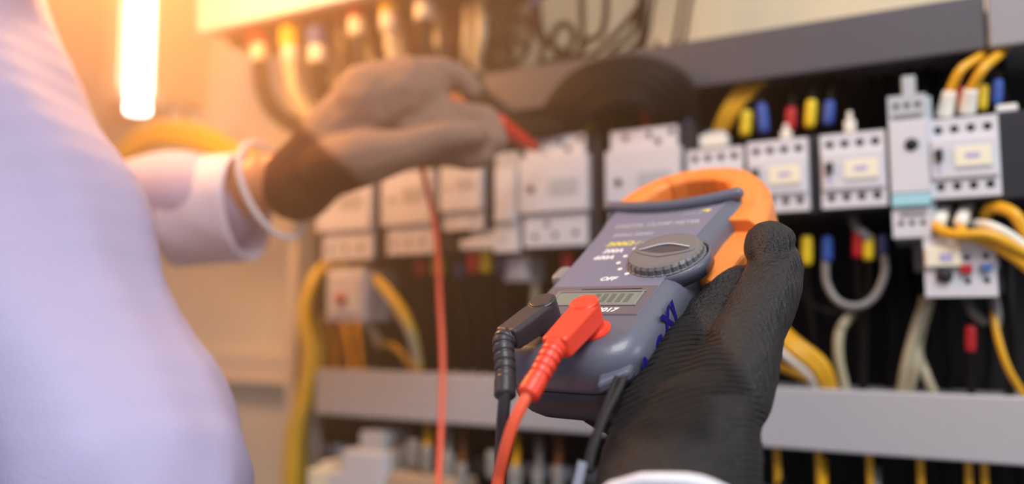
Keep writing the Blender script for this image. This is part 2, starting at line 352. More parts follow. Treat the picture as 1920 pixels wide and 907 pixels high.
bxo('top_tab', (-w * .12, w * .25, .012, .02, hh - .001, hh * 1.17), M['grey_white'], t, .001)
bxo('bottom_terminal', (-w * .02, w * .42, .03, .045, -hh * .22, .003), M['gwire'], t, .001)
# tabs over the contactors
def clip(label, px, y0, y1, wpx=22, h=-.012, m='whitesl', tilt=0.):
    ref = PP(px, y1, h); ww = (PP(px + wpx, y1, h) - ref).dot(UV); zz = uz(px, y0, h, ref)[1]
    t = thing('terminal_tag', label, 'tag', ref, YAW); t.rotation_euler = (0, tilt, YAW)
    bxo('tag_body', (-ww / 2, ww / 2, 0, .003, 0, zz * .6), M[m], t, .0008); bxo('tag_stem', (-ww * .22, ww * .22, .0005, .0025, zz * .55, zz), M[m], t, .0005)
clip('white tag above the contactor left of the blue-striped relay', 1594, 208, 250)
clip('white tag above the contactor right of the orange jaw', 1474, 232, 264)
# big contactors at the middle
def big(label, xl_, xr_, yt, yb, top_inset=.06, hole_y=(.93, .07), h=0., name='contactor'):
    t, w, hh = device(name, label, 'contactor', xl_, xr_, yt, yb, h)
    dark_body(t, w, hh, .008)
    xi = w * top_inset
    hs = [(-w * .24, hh * .93), (w * .08, hh * .94), (w * .38, hh * .95), (w * .2, hh * .87)]
    front(t, w - 2 * xi, hh * .18, hs, M['white'], w * .045, .001, -w / 2 + xi, hh * .82, 'upper_terminal_block')
    front(t, w, hh * .50, [(-w * .33, hh * .52)], M['white'], w * .06, -.003, None, hh * .31, 'front_cover', .010)
    bxo('sticker', (-w * .05, w * .38, -.0036, -.0029, hh * .46, hh * .60), M['grey_white'], t, 0)
    hs = [(-w * .3, hh * .09), (0, hh * .10), (w * .3, hh * .11), (-w * .12, hh * .2)]
    front(t, w - 2 * xi * .6, hh * .29, hs, M['white'], w * .045, .001, -w / 2 + xi * .6, 0, 'lower_terminal_block')
    return t, w, hh
big('large white contactor between the glove fingertips and the clamp meter', 977, 1103, 255, 461)
big('large white contactor standing behind the top of the clamp meter', 1138, 1277, 240, 450, .05)
# narrow grey relay beside it
t, w, hh = device('slim_relay', 'slim grey relay tucked left of the large contactor', 'relay', 928, 972, 285, 472)
bxo('housing', (-w / 2, w / 2, 0, .08, hh * .1, hh), M['grey_white'], t, .001); bxo('front_cover', (-w * .45, w * .4, -.003, .001, hh * .3, hh * .82), M['white'], t, .0008)
front(t, w, hh * .2, [(-w * .15, hh * .12)], M['white'], w * .1, -.001, None, 0, 'lower_terminal_block')
# the three blurred ones at the left
def mid(label, xl_, xr_, yt, yb, holes_n=3, over=.02, shift=.04, sill=.36):
    t, w, hh = device('contactor', label, 'contactor', xl_, xr_, yt, yb)
    dark_body(t, w, hh, over, 0., hh)
    front(t, w, hh * (1 - sill), [(-w * .3, hh * .66)], M['white'], w * .055, -.003, None, hh * sill, 'front_cover', .010)
    front(t, w * (1 - shift), hh * (sill - .01), holes_row(w * (1 - shift), holes_n, hh * .14, .2), M['white'], w * .05, .001, -w / 2 + w * shift, 0, 'lower_terminal_block')
    bxo('sticker', (-w * .08, w * .36, -.0036, -.0029, hh * .62, hh * .80), M['duct'], t, 0)
mid('white contactor under the gloved wrist, farthest left of the row', 598, 697, 335, 487, shift=.08)
mid('white contactor behind the hanging red lead', 719, 812, 322, 476, shift=.08)
mid('small white contactor just right of the hanging red lead', 828, 903, 312, 430, 2, sill=.3)
t, w, hh = device('terminal_bar', 'white terminal ledge below the small contactor by the red lead', 'terminal block', 862, 928, 430, 466)
bxo('ledge', (-w / 2, w / 2, 0, .02, 0, hh * .5), M['white'], t, .001); bxo('ledge_back', (-w * .3, w / 2, .006, .03, hh * .5, hh), M['grey_white'], t, .001)
for (lab, a, b, c, d, m_) in (('small pale socket block left of the meter at display height', 945, 992, 480, 527, 'grey_white'),):
    t, w, hh = device('socket_block', lab, 'terminal block', a, b, c, d, -.02)
    bxo('housing', (-w / 2, w / 2, 0, .03, 0, hh), M[m_], t, .001); bxo('socket_face', (-w * .35, w * .35, -.002, .001, hh * .2, hh * .8), M['white'], t, .0006)
t, w, hh = device('push_button', 'white box with a red reset button among the yellow cables', 'switch', 612, 682, 503, 602)
bxo('housing', (-w / 2, w / 2, 0, .05, 0, hh), M['white'], t, .0015); bxo('front_frame', (-w * .42, w * .42, -.002, .001, hh * .12, hh * .9), M['white'], t, .001)
bm = new(); lathe(bm, [(.0048, 0), (.0048, -.005), (.004, -.006)], 16, 'y', (-w * .05, 0, hh * .42)); link('red_button', bm, mat('button_red', (.5, .05, .03), .4), t, smooth=True)
# overload relay at the right
t, w, hh = device('overload_relay', 'white overload relay with a black dial, red and blue buttons', 'relay', 1733, 1869, 443, 556)
dark_body(t, w, hh, .004, .002, hh - .002)
hs = [(w * .10, hh * .64), (w * .36, hh * .66), (w * .10, hh * .25), (w * .36, hh * .26)]
front(t, w, hh, hs, M['white'], w * .05)
bxo('sticker', (-w * .48, w * .02, -.004, .001, hh * .50, hh * .84), M['sticker'], t, .0008); bxo('sticker_print', (-w * .28, -w * .1, -.0043, -.0038, hh * .58, hh * .72), M['print'], t, 0)
bm = new(); lathe(bm, [(w * .125, .002), (w * .125, -.0015), (w * .10, -.0035), (w * .03, -.004)], 24, 'y', (-w * .22, 0, hh * .36)); link('dial', bm, M['dark'], t, smooth=True)
bxo('red_button', (w * .0, w * .17, -.004, .001, hh * .38, hh * .53), M['red'], t, .001)
bm = new(); prism(bm, [(w * .27, hh * .52), (w * .47, hh * .52), (w * .37, hh * .38)], -.001, .004); bmesh.ops.rotate(bm, cent=(0, 0, 0), matrix=Matrix.Rotation(PI / 2, 3, 'X'), verts=bm.verts)
link('blue_button', bm, mat('button_blue', (.05, .15, .42), .4), t)
bxo('top_terminal', (-w * .40, -w * .15, .01, .03, hh - .002, hh * 1.12), M['white'], t, .001); bxo('top_terminal', (-w * .05, w * .42, .012, .03, hh - .002, hh * 1.10), M['white'], t, .001)
bxo('side_latch', (w * .49, w * .53, .002, .01, hh * .45, hh * .62), M['white'], t, .0005)
# white piece and light edge on the upper right contactor
t, w, hh = device('terminal_cover', 'thin white cover strip on top of the rightmost contactor', 'cover', 1868, 1908, 195, 206, -.01)
bxo('cover_strip', (-w / 2, w / 2, 0, .012, 0, hh), M['whitesl'], t, .0006); bxo('cover_lip', (-w / 2, w / 2, -.001, .001, -hh * .25, hh * .3), M['white'], t, .0003)
t, w, hh = device('wire_marker', 'white wire marker block under yellow wires left of the orange jaw top', 'marker', 1310, 1362, 245, 276, -.01)
bxo('marker_body', (-w / 2, w / 2, 0, .012, 0, hh * .8), M['whitesl'], t, .001); bxo('marker_collar', (-w * .3, w * .4, .001, .01, hh * .75, hh), M['grey_white'], t, .001)

# ---------------------------------------------------------------- sleeved lugs on the terminals
NAMES = {'red': 'red', 'yellow': 'yellow', 'blue': 'blue', 'whitesl': 'white'}
def lug(px, y0, y1, colr, label, h=-.02, wpx=22, tilt=0., group=None, tail=None, tm='bwire', tail_r=.0022):
    """cable end: coloured sleeve from y0 (top) to y1 (bottom) with its cable going on from one end"""
    a = PP(px + tilt, y0, h); b = PP(px, y1, h); r = (PP(px + wpx / 2, y1, h) - PP(px, y1, h)).length
    t = thing('cable_lug', label, 'cable lug', b, 0, group)
    bm = new(); tube(bm, [a - b, (a - b) * .5, (0, 0, 0)], r, 12, 4, radf=lambda s: .78 + .22 * min(1, math.sin(PI * min(1, max(0, s))) * 2)); link('sleeve', bm, M[colr], t, smooth=True)
    if tail:
        pts = [(PP(x, y, hh_) - b) for x, y, hh_ in tail]
        bm = new(); tube(bm, pts, tail_r, 8, 6); link('cable', bm, M[tm], t, smooth=True)
    return t
T_UP = lambda px, y, dx=0: [(px, y + 4, -.02), (px + dx * .5, y - 30, -.03), (px + dx, y - 70, -.05), (px + dx, y - 110, -.06)]
for (px, y0, y1, c, lab, tl) in (
    (1800, 163, 208, 'red', 'red cable lug between the two yellow wires at the upper right', 4),
    (1840, 160, 208, 'yellow', 'yellow cable lug right of the white wire sleeves at the upper right', 4),
    (1868, 150, 197, 'blue', 'blue cable lug at the upper right corner of the panel', 4),
    (1397, 208, 255, 'yellow', 'yellow cable lug left of the contactor beside the orange jaw', 3),
    (1433, 195, 250, 'blue', 'dim blue cable lug above the contactor beside the orange jaw', -6),
    (1482, 202, 245, 'red', 'red cable lug above the contactor beside the orange jaw', 2),
    (1518, 188, 240, 'yellow', 'yellow cable lug over the right corner of the contactor by the jaw', 4),
    (1552, 190, 235, 'blue', 'blue cable lug above the contactor left of the striped relay', 4),
    (1216, 205, 238, 'red', 'red cable lug behind the black cable arch', -6),
    (1252, 190, 236, 'yellow', 'yellow cable lug at the right foot of the black cable arch', -8),
    (1290, 192, 240, 'bluedim', 'dim blue cable lug right of the black cable arch', -8),
    (1066, 228, 256, 'red', 'small red cable lug above the contactor touched by the probe', 2),
    (1097, 225, 256, 'yellow', 'small yellow cable lug above the contactor touched by the probe', 2)):
    lug(px, y0, y1, c, lab, tilt=tl, tail=T_UP(px + tl, y0, tl * 1.5))
T_DN = lambda px, y, dx=0: [(px, y - 4, -.02), (px, y + 40, -.025), (px + dx, y + 110, -.03), (px + dx * 1.5, 740, -.04)]
for (px, y0, y1, c, lab, dx) in (
    (1513, 443, 497, 'yellow', 'yellow cable lug just right of the black gloved thumb', 10),
    (1551, 443, 492, 'blue', 'blue cable lug hanging right of the black gloved thumb', None),
    (1608, 430, 484, 'red', 'red cable lug hanging below the middle contactor', 5),
    (1628, 440, 488, 'yellow', 'yellow cable lug hanging below the middle contactor', -5),
    (1655, 440, 478, 'bluedim', 'dim blue cable lug hanging left of the striped relay', None),
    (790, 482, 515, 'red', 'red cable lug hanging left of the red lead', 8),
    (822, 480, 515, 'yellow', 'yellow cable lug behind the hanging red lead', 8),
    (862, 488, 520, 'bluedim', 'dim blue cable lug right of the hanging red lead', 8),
    (889, 466, 512, 'red', 'red cable lug below the small white contactor', 8),
    (912, 460, 510, 'yellow', 'yellow cable lug below the small white contactor', 8),
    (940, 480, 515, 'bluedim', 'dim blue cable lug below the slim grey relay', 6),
    (1064, 470, 508, 'red', 'dim red cable lug left of the meter housing', 0),
    (1820, 610, 660, 'red', 'dim red cable lug under the overload relay', 0)):
    lug(px, y0, y1, c, lab, tail=(T_DN(px, y1, dx) if dx is not None else None))
# white sleeves with yellow wires, upper right
for k, (lab, pts) in enumerate((('yellow wire in a white sleeve at the rightmost contactor, left one', ((1770, 222, -.012), (1781, 172, -.008), (1803, 130, -.006), (1845, 100, -.02), (1862, 60, -.05))),
                     ('yellow wire in a white sleeve at the rightmost contactor, right one', ((1812, 214, -.012), (1820, 168, -.006), (1844, 128, -.003), (1880, 95, -.02), (1900, 55, -.05))))):
    b = PP(*pts[0]); t = thing('wire', lab, 'wire', b); P = [PP(*p) - b for p in pts]
    bm = new(); tube(bm, P[1:], .0031, 10, 8); link('insulation', bm, M['ywire'], t, smooth=True)
    bm = new(); tube(bm, [P[0], P[0].lerp(P[1], .5), P[1] * 1.02], .0052, 12, 4, radf=lambda s: 1.05 - .25 * s); link('white_sleeve', bm, M['whitesl'], t, smooth=True)

# ---------------------------------------------------------------- single cables (each a thing)
def cable(label, pts, r, m, group=None, name='cable', cat='cable', seg=8):
    b = PP(*pts[0]); o = new(); tube(o, [PP(*p) - b for p in pts], r, seg, 8); ob = link(name, o, M[m], None, smooth=True); ob.location = b
    return tag(ob, label, cat, group)
cable('yellow wire swinging right from the rightmost contactor foot, front one', [(1766, 400, -.02), (1757, 425, .0), (1790, 440, .008), (1850, 440, .010), (1900, 462, .008), (1960, 500, 0)], .0034, 'ywire')
cable('yellow wire joining from the second pole of the rightmost contactor', [(1806, 405, -.02), (1804, 435, .002), (1850, 452, .005), (1905, 485, .004), (1960, 530, 0)], .0032, 'ywire')
cable('cream wire sweeping right above the yellow wires', [(1826, 420, -.015), (1860, 425, .006), (1905, 450, .005), (1960, 500, 0)], .0032, 'whitesl')
cable('yellow wire arching at the right edge below the contactor', [(1845, 405, -.02), (1862, 388, -.01), (1900, 400, 0), (1925, 440, 0), (1960, 500, 0)], .0038, 'ywire')
for px in (1766, 1806):
    bb = PP(px, 412, -.01); o = tubeo('wire_sleeve', [PP(px + 8, 385, -.03) - bb, PP(px + 2, 398, -.015) - bb, PP(px - 6, 420, .0) - bb], .0042, M['whitesl']); o.location = bb
    tag(o, 'white sleeve on the %s yellow wire under the rightmost contactor' % ('left' if px == 1766 else 'right'), 'sleeve')
cable('thin yellow cable dropping at the far right', [(1862, 560, -.03), (1868, 620, -.02), (1890, 690, -.02), (1925, 748, -.03)], .0022, 'ywire')
cable('grey cable loop hanging between two contactors', [(1548, 488, -.02), (1550, 530, -.018), (1572, 565, -.015), (1608, 574, -.015), (1640, 555, -.018), (1659, 510, -.02), (1656, 470, -.02)], .0026, 'gwire')
cable('dim grey cable loop behind the gloved thumb', [(1480, 500, -.04), (1500, 550, -.04), (1540, 580, -.04), (1600, 590, -.05)], .0026, 'bwire')
cable('bent grey cable under the middle contactor', [(1598, 400, -.03), (1605, 425, -.02), (1622, 440, -.018), (1630, 452, -.02)], .0032, 'gwire')
cable('cream cable rising from the lower duct right of the glove', [(1596, 590, -.05), (1575, 620, -.03), (1572, 670, -.03), (1586, 735, -.04)], .0034, 'cwire')
cable('leftmost cream cable dropping from the overload relay', [(1742, 556, -.04), (1722, 600, -.03), (1700, 680, -.03), (1690, 735, -.04)], .0036, 'cwire')
cable('cream cable crossing behind at the overload relay', [(1732, 556, -.045), (1722, 620, -.04), (1718, 680, -.03), (1705, 735, -.04)], .0030, 'cwire')
cable('short cream cable curving right into the lower duct', [(1744, 560, -.045), (1722, 650, -.045), (1735, 700, -.035), (1750, 735, -.04)], .0032, 'cwire')
cable('grey cable bending below the overload relay', [(1812, 556, -.04), (1825, 585, -.03), (1850, 605, -.03)], .0030, 'gwire')
cable('grey cable hanging at the right foot of the overload relay', [(1862, 556, -.03), (1868, 590, -.025), (1866, 612, -.025)], .0034, 'gwire')
for i, (dx, m_, r) in enumerate(((0, 'ywire', .0050), (-14, 'whitesl', .0034), (12, 'ywire', .0042))):
    cable(('thick yellow cable entering the lower duct beside the black glove', 'white cable alongside the thick yellow ones beside the black glove', 'second yellow cable on the right beside the black glove')[i],
          [(1400 + dx, 560, -.05), (1470 + dx, 640 - dx * .6, -.02), (1530 + dx, 690 - dx * .6, -.02), (1552 + dx, 745, -.035)], r, m_)
cable('dim orange cable low behind the black glove', [(1420, 670, -.05), (1470, 690, -.04), (1520, 715, -.04), (1540, 745, -.05)], .0030, 'ywire')
# left: yellow cable trunk and arcs
for i, (dx, r, d_) in enumerate(((8, .0066, .0), (20, .0060, -.008), (-3, .0050, -.012), (22, .0050, -.02), (8, .0050, .008))):
    cable('thick yellow cable in the bundle hanging left of the panel', [(628 + dx * .3, 488, -.05), (588 + dx * .4, 520, -.03 + d_), (568 + dx * .6, 590, -.02 + d_), (578 + dx, 670, -.02 + d_), (565 + dx, 750, -.02 + d_), (545 + dx, 830, -.02 + d_), (540 + dx * 1.2, 960, -.02 + d_)], r, 'lemon', 'yellow cables hanging left of the panel')
for i, (dy, r) in enumerate(((0, .0045), (9, .0042))):
    cable('yellow cable arching right of the red button box', [(640, 492 + dy, -.05), (680, 500 + dy, -.02), (730, 548 + dy, -.012), (768, 610 + dy, -.012), (785, 692, -.03)], r, ('lemon', 'cwire')[i], 'cables arching right of the red button box')
cable('short brown-yellow cable low between the yellow arcs', [(700, 640, -.04), (740, 650, -.03), (775, 690, -.04)], .003, 'ywire')
cable('pale cable end between the yellow arcs', [(682, 602, -.03), (705, 630, -.03), (712, 650, -.04)], .0035, 'cwire')
cable('pale cable dropping left of the clamp meter', [(985, 470, -.05), (998, 510, -.04), (1003, 560, -.04), (990, 690, -.05)], .004, 'cwire')
for i, (px, dx) in enumerate(((605, 8), (622, 10), (640, 20), (665, 15))):
    cable('dim amber cable low behind the red button box', [(px, 590, -.06), (px + dx * .5, 630, -.05), (px + dx, 695, -.05)], .0034, 'ywire', 'dim amber cables behind the red button box')
# yellow wires at the top of the middle
for i, dx in enumerate((0, 12, 26, 38)):
    cable('yellow wire climbing to the dark duct above the orange jaw', [(1338 + dx * .5, 250, -.03), (1358 + dx * .7, 205, -.025), (1388 + dx, 160, -.03), (1415 + dx, 135, -.05)], .0026, 'ywire', 'yellow wires climbing above the orange jaw')
# loop behind the sleeve at the left
for i, dy in enumerate((0, 12, 24)):
    cable('%s pale yellow cable arching behind the shirt sleeve' % ('topmost', 'middle', 'lowest')[i], [(190, 380 + dy, -.02), (225, 290 + dy, -.01), (290, 240 + dy, 0), (370, 246 + dy, 0), (450, 285 + dy, -.01), (520, 330 + dy, -.03)], .0075, 'lemon', 'yellow cables arching behind the sleeve')
# black cables in the dark of the panel
for i in range(34):
    px = 700 + i * 36 + random.uniform(-10, 10); hh_ = random.uniform(-.085, -.05)
    up = random.uniform(430, 500)
    cable('black cable running down the dark mounting plate', [(px, up, hh_), (px + random.uniform(-12, 12), 580, hh_ + .01), (px + random.uniform(-14, 14), 700, hh_), (px, 745, hh_)], random.uniform(.002, .0035), 'bwire', 'black cables below the contactor row')
for i in range(22):
    px = 1120 + i * 36 + random.uniform(-10, 10); hh_ = random.uniform(-.08, -.05)
    cable('black cable dropping from the dark duct to the contactors', [(px, 110, hh_), (px + random.uniform(-9, 9), 180, hh_ + .01), (px + random.uniform(-9, 9), 260, hh_)], random.uniform(.002, .0035), 'bwire', 'black cables above the contactor row')
# the thick black arch in front of the dark duct
for i, (dx, r) in enumerate(((0, .0085), (14, .0085), (-14, .0075), (28, .0075), (42, .0070))):
    cable('thick black cable arching in front of the dark duct, %s arch' % ('second outermost', 'middle', 'outermost', 'second innermost', 'innermost')[i], [(1030 + dx, 290, -.03), (1045 + dx, 215 + dx * .3, .0), (1105 + dx, 155 + dx * .8, .01), (1190, 138 + dx * 1.2, .01), (1262 - dx, 165 + dx * .8, .0), (1285 - dx, 235, -.03)], r, 'bwire', 'thick black cables arching over the contactors')
for i in range(3):
    cable('black cable slung left under the dark duct', [(880, 150 + i * 16, -.02), (930, 205 + i * 10, .0), (1000, 232 + i * 8, .004), (1060, 225 + i * 6, 0)], .0055, 'bwire', 'black cables slung under the dark duct')
# tangle of dark wires in front of the cream plate
TANGLE = ([(1000, -40), (1012, 40), (1060, 98), (1112, 114), (1155, 88), (1198, 20), (1212, -40)], [(1224, -40), (1206, 40), (1190, 88), (1140, 116), (1080, 112)],
    [(1132, -40), (1136, 28), (1102, 78), (1078, 108)], [(1206, 4), (1160, 58), (1108, 104), (1060, 112)], [(1052, 112), (1035, 82), (1046, 50), (1066, 48), (1076, 72), (1062, 98), (1040, 104)],
    [(1080, -30), (1092, 48), (1086, 108)], [(992, 30), (990, 88), (966, 118), (944, 92), (950, 46), (968, 16)], [(900, 0), (906, 78), (940, 120), (985, 132), (1040, 114)],
    [(996, 20), (1020, 70), (1062, 112), (1104, 116)], [(880, 50), (900, 108), (960, 136), (1040, 122), (1110, 118), (1170, 98)], [(860, 14), (940, 8), (1030, -14)], [(918, -40), (930, 50), (962, 66), (990, 96)],
    [(870, 90), (925, 40), (975, 34), (1010, 60)], [(915, 130), (925, 80), (905, 30), (890, -30)], [(1010, 130), (1018, 80), (1004, 30), (1020, -30)], [(840, 40), (870, 90), (890, 140), (960, 150)], [(935, 140), (915, 100), (935, 62), (958, 90), (950, 136)])
for i, T_ in enumerate(TANGLE):
    hh_ = -.045 + .004 * (i % 4)
    T_ = [(x_, -260 if y_ <= -30 else y_) for x_, y_ in T_]
    cable('dark wire looping in the tangle above the dark duct', [(x, y, hh_) for x, y in T_], (.0026, .0031, .0028)[i % 3], 'bwire', 'dark wires tangled above the duct')
lug(1001, -14, 16, 'bluedim', 'dim violet cable lug at the top of the wire tangle', h=-.03, wpx=14, tail=[(1001, 10, -.03), (1006, 50, -.035), (1025, 80, -.04)], tail_r=.0028)
for i, px in enumerate((1215, 1268, 1285)):
    cable('thin dark wire crossing the cream plate', [(px + 40, -260, -.05), (px + 22, -60, -.05), (px + 8, 10, -.05), (px, 60, -.05), (px - 10, 100, -.06)], .0018, 'bwire', 'thin dark wires on the cream plate')

# ---------------------------------------------------------------- upper left row: housing, lugs and cables
t, w, hh = device('breaker', 'white breaker housing at the upper left under the warm flare glow', 'breaker', 372, 900, -130, 0, .02, 640)
bxo('front_cover', (-w / 2, w / 2, 0, .012, 0, hh), mat('breaker_white', (.72, .74, .86), .5), t, .002)
bxo('housing', (-w / 2 + .004, w / 2, .012, .10, .004, hh), mat('glow_tinted_base', (.36, .16, .05), .55), t, .002)  # orange underside: warm glow put into the base colour
for k in range(6): bxo('terminal_slot', (-w * .46 + k * w * .15, -w * .46 + k * w * .15 + w * .09, .03, .06, -.006, .006), M['dark'], t, .001)
tails = [(490, 500, .0), (560, 520, .005), (600, 540, -.005), (660, 600, .0), (720, 640, 0), (800, 700, 0)]
for i, (px, y0, y1, c, lab) in enumerate(((486, 62, 108, 'red', 'pale red cable lug farthest left under the breaker'), (545, 58, 112, 'yellow', 'yellow and white cable lug under the breaker'), (595, 70, 112, 'blue', 'pale violet cable lug under the breaker'),
        (670, 20, 60, 'red', 'red cable lug under the breaker, above the raised glove'), (730, 2, 50, 'yellow', 'bright yellow cable lug above the raised glove'), (795, -10, 30, 'blue', 'dim blue cable lug above the raised glove'))):
    t = lug(px, y0 - 20, y1 - 20, c, lab, h=-.01, wpx=32)
    b = PP(px, y1 - 20, -.01)
    bm = new(); tube(bm, [PP(px, y1 - 24, -.009) - b, PP(px, y1 + 8, -.009) - b], .0088, 12, 3); link('white_collar', bm, M['whitesl'], t, smooth=True)
    q = [(px, y1, -.01), (px + 8, y1 + 60, -.008), (px + 40, y1 + 110, -.015), (px + 110, y1 + 140, -.03), (px + 220, y1 + 120, -.05)]
    bm = new(); tube(bm, [PP(*p) - b for p in q], .0085 if i < 3 else .006, 10, 6); link('cable', bm, (M['cord'], M['cwire'], M['bwire'])[i % 3], t, smooth=True)
brown = mat('brown_cable', (.16, .06, .02), .5); M['brown'] = brown
for i in range(16):
    px = 640 + i * 17
    cable('brown cable hanging behind the raised glove', [(px, -40, -.04), (px + random.uniform(-8, 8), 60, -.03), (px + random.uniform(-10, 22), 140, -.04), (px + random.uniform(10, 60), 250, -.05)], .006, ('brown', 'bwire', 'brown', 'cwire')[i % 4] if i % 7 else 'cwire', 'brown cables behind the raised glove')

# ---------------------------------------------------------------- lower row of terminals
t, w, hh = device('terminal_block', 'large pale terminal housing at the lower left below the duct', 'terminal block', 640, 716, 846, 960, .0)
bxo('housing', (-w / 2, w / 2, 0, .05, 0, hh), M['white'], t, .002); bxo('top_step', (-w * .25, w * .35, .01, .05, hh, hh * 1.3), M['grey_white'], t, .002)
t, w, hh = device('terminal_block', 'cream terminal housing in the bottom left corner of the panel', 'terminal block', 575, 612, 880, 990, .0)
bxo('housing', (-w / 2, w / 2, 0, .05, 0, hh), M['sticker'], t, .002); bxo('top_step', (-w * .3, w * .3, .01, .05, hh, hh * 1.1), M['whitesl'], t, .002)
t, w, hh = device('terminal_block', 'low white terminal housing beside the large pale one', 'terminal block', 614, 644, 885, 990, .0)
bxo('housing', (-w / 2, w / 2, 0, .05, 0, hh), M['white'], t, .002); bxo('top_step', (-w * .3, w * .3, .01, .05, hh, hh * 1.06), M['grey_white'], t, .002)
t, w, hh = device('terminal_strip', 'long beige terminal strip along the bottom edge', 'terminal block', 700, 850, 899, 950, -.005)
bxo('strip_body', (-w / 2, w / 2, 0, .04, 0, hh), mat('tan_plastic', (.5, .36, .24), .5), t, .002); bxo('strip_cap', (-w * .45, w * .45, .004, .03, hh, hh * 1.1), mat('tan_plastic_light', (.55, .42, .3), .5), t, .001)
ORD = ['%s from the left of the meter' % q for q in ('ninth', 'eighth', 'seventh', 'sixth', 'fifth', 'fourth', 'third', 'second', 'nearest')] + ['just right of the black glove', 'second to the right of the black glove', 'third to the right of the black glove']
ORD = [q.replace('nearest from the left', 'nearest to the left').replace('from the left of', 'counted leftwards from') for q in ORD]
for i in range(12):
    px = (737, 775, 800, 838, 865, 922, 965, 1008, 1045, 1462, 1540, 1640)[i]; y = 800 + (px - 600) * .075
    y0 = y + (32, 10, 20, 30, 48, 20, 45, 52, 40, 58, 50, 60)[i]
    lug(px, y0, y0 + 52, 'dimsl', 'dim white wire end below the lower duct, %s' % ORD[i], h=-.02, wpx=20 if i % 3 else 26, group='white wire ends below the lower duct',
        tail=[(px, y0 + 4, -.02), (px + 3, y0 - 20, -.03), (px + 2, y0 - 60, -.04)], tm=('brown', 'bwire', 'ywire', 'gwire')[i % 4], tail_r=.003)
for i, px in enumerate((1452, 1530, 1625, 1720, 1810, 1840)):
    cable('thin orange-yellow wire below the lower duct at the right', [(px, 800, -.04), (px + 5, 860, -.03), (px + 8, 960, -.03)], .0024, 'ywire', 'orange wires below the lower duct')
for i in range(26):
    px = 620 + i * 52 + random.uniform(-9, 9)
    cable('dark wire below the lower duct', [(px, 790, -.06), (px + random.uniform(-8, 8), 870, -.05), (px, 1000, -.05)], .003, 'bwire', 'dark wires below the lower duct')
t = thing('corrugated_conduit', 'grey corrugated conduit at the lower left foot of the panel', 'conduit', PP(592, 900, -.03))
bm = new(); b_ = PP(592, 900, -.03); tube(bm, [PP(590, y, -.03) - b_ for y in range(760, 1000, 20)], .0075, 12, 4, radf=lambda s: 1 + .09 * math.sin(s * 300)); link('conduit_pipe', bm, M['gwire'], t, smooth=True)

# ---------------------------------------------------------------- wall lamp at the upper left
t = thing('tube_lamp', 'bright vertical fluorescent tube on the beige wall', 'lamp', PP(258, 205, -.03))
b_ = PP(258, 205, -.03); A_, B_ = Vector((0, 0, 0)), PP(268, -190, -.03) - b_
tubeo('tube', [A_, A_.lerp(B_, .03), A_.lerp(B_, .5), B_], .0125, M['lamp'], t, seg=16)
bxo('mount', (-.008, .008, .012, .10, .02, .40), M['wall2'], t, .002).rotation_euler = (0, 0, YAW)
t = thing('switch_box', 'narrow beige metal box on the wall left of the tube lamp', 'box', PP(213, 184, -.03), YAW)
bxo('housing', (-.022, .018, 0, .07, 0, .36), M['wall2'], t, .002); bxo('cover', (-.018, .014, -.004, .001, .01, .35), M['wall2'], t, .001)

# ---------------------------------------------------------------- the clamp meter (own frame in mm: x right, y up the face, z out of the face)
RM = ((0.810609, 0.497855, -0.308307), (0.049770, 0.466014, 0.883377), (0.583469, -0.731417, 0.352976)); TM = (0.048734, -0.012838, -0.367782)
ax = [C2W([RM[r][c] for r in range(3)]) for c in range(3)]
MW = Matrix.Identity(4)
for c in range(3):
    for r in range(3): MW[r][c] = ax[c][r]
org = CAM + C2W(TM)
for r in range(3): MW[r][3] = org[r]
meter = thing('clamp_meter', 'slate grey digital clamp meter with orange jaws held in the black glove', 'clamp meter', mw=MW)
mm = .001
def G(x, y, z): return MW @ Vector((x * mm, y * mm, z * mm))
def outline(i, top=True):
    pts = []; hw = 34 - i; R_ = max(6, 21 - i * .8); yb = -70 + i
    for k in range(9):
        a = -PI / 2 + (PI / 2) * k / 8; pts.append((hw - R_ + R_ * math.cos(a), yb + R_ + R_ * math.sin(a)))
    for y, e_ in ((-30, 0), (0, 0), (26, 0), (40, 1), (52, 2.6)): pts.append((hw + e_, y))
    pts += [(hw + 4.4, 61), (hw + 5, 69), (hw + 4, 77 - i * .6)]
    for k in range(1, 12):
        x = (hw + 4) * (1 - 2 * k / 12); pts.append((x, 66.5 + (10.5 if x > 0 else 6) * (abs(x) / 38) ** 2 - i * .6))
    pts += [(-(hw + 4), 72.5 - i * .6), (-(hw + 5), 68), (-(hw + 4), 61)]
    for y, e_ in ((52, 2), (40, .6), (26, 0), (0, 0), (-30, 0)): pts.append((-hw - e_, y))
    for k in range(9):
        a = PI + (PI / 2) * k / 8; pts.append((-hw + R_ + R_ * math.cos(a), yb + R_ + R_ * math.sin(a)))
    return pts
def loft(bm, prof):
    rings = [[bm.verts.new((x * mm, y * mm, z * mm)) for x, y in outline(i)] for z, i in prof]
    for a, b in zip(rings, rings[1:]):
        for k in range(len(a)): bm.faces.new((a[k], a[(k + 1) % len(a)], b[(k + 1) % len(a)], b[k]))
    for ring in (rings[0], rings[-1]):
        c = bm.verts.new(sum((v.co for v in ring), Vector()) / len(ring))
        for k in range(len(ring)): bm.faces.new((ring[k], ring[(k + 1) % len(ring)], c))
bm = new(); loft(bm, [(-17.6, 1.2), (-17.2, .3), (-14, 0), (-10, 0), (-7, .5), (-4.5, 1.6), (-2.4, 3.2), (-1, 5), (-.2, 6.6), (0, 7.6)])
o = link('front_shell', bm, M['body'], meter, smooth=True)
bm = new(); loft(bm, [(-37, 13), (-36.5, 8.5), (-34.5, 4.5), (-31, 1.8), (-26, .6), (-18.2, .3), (-17.8, 1.3)])
link('back_shell', bm, M['body_b'], meter, smooth=True)
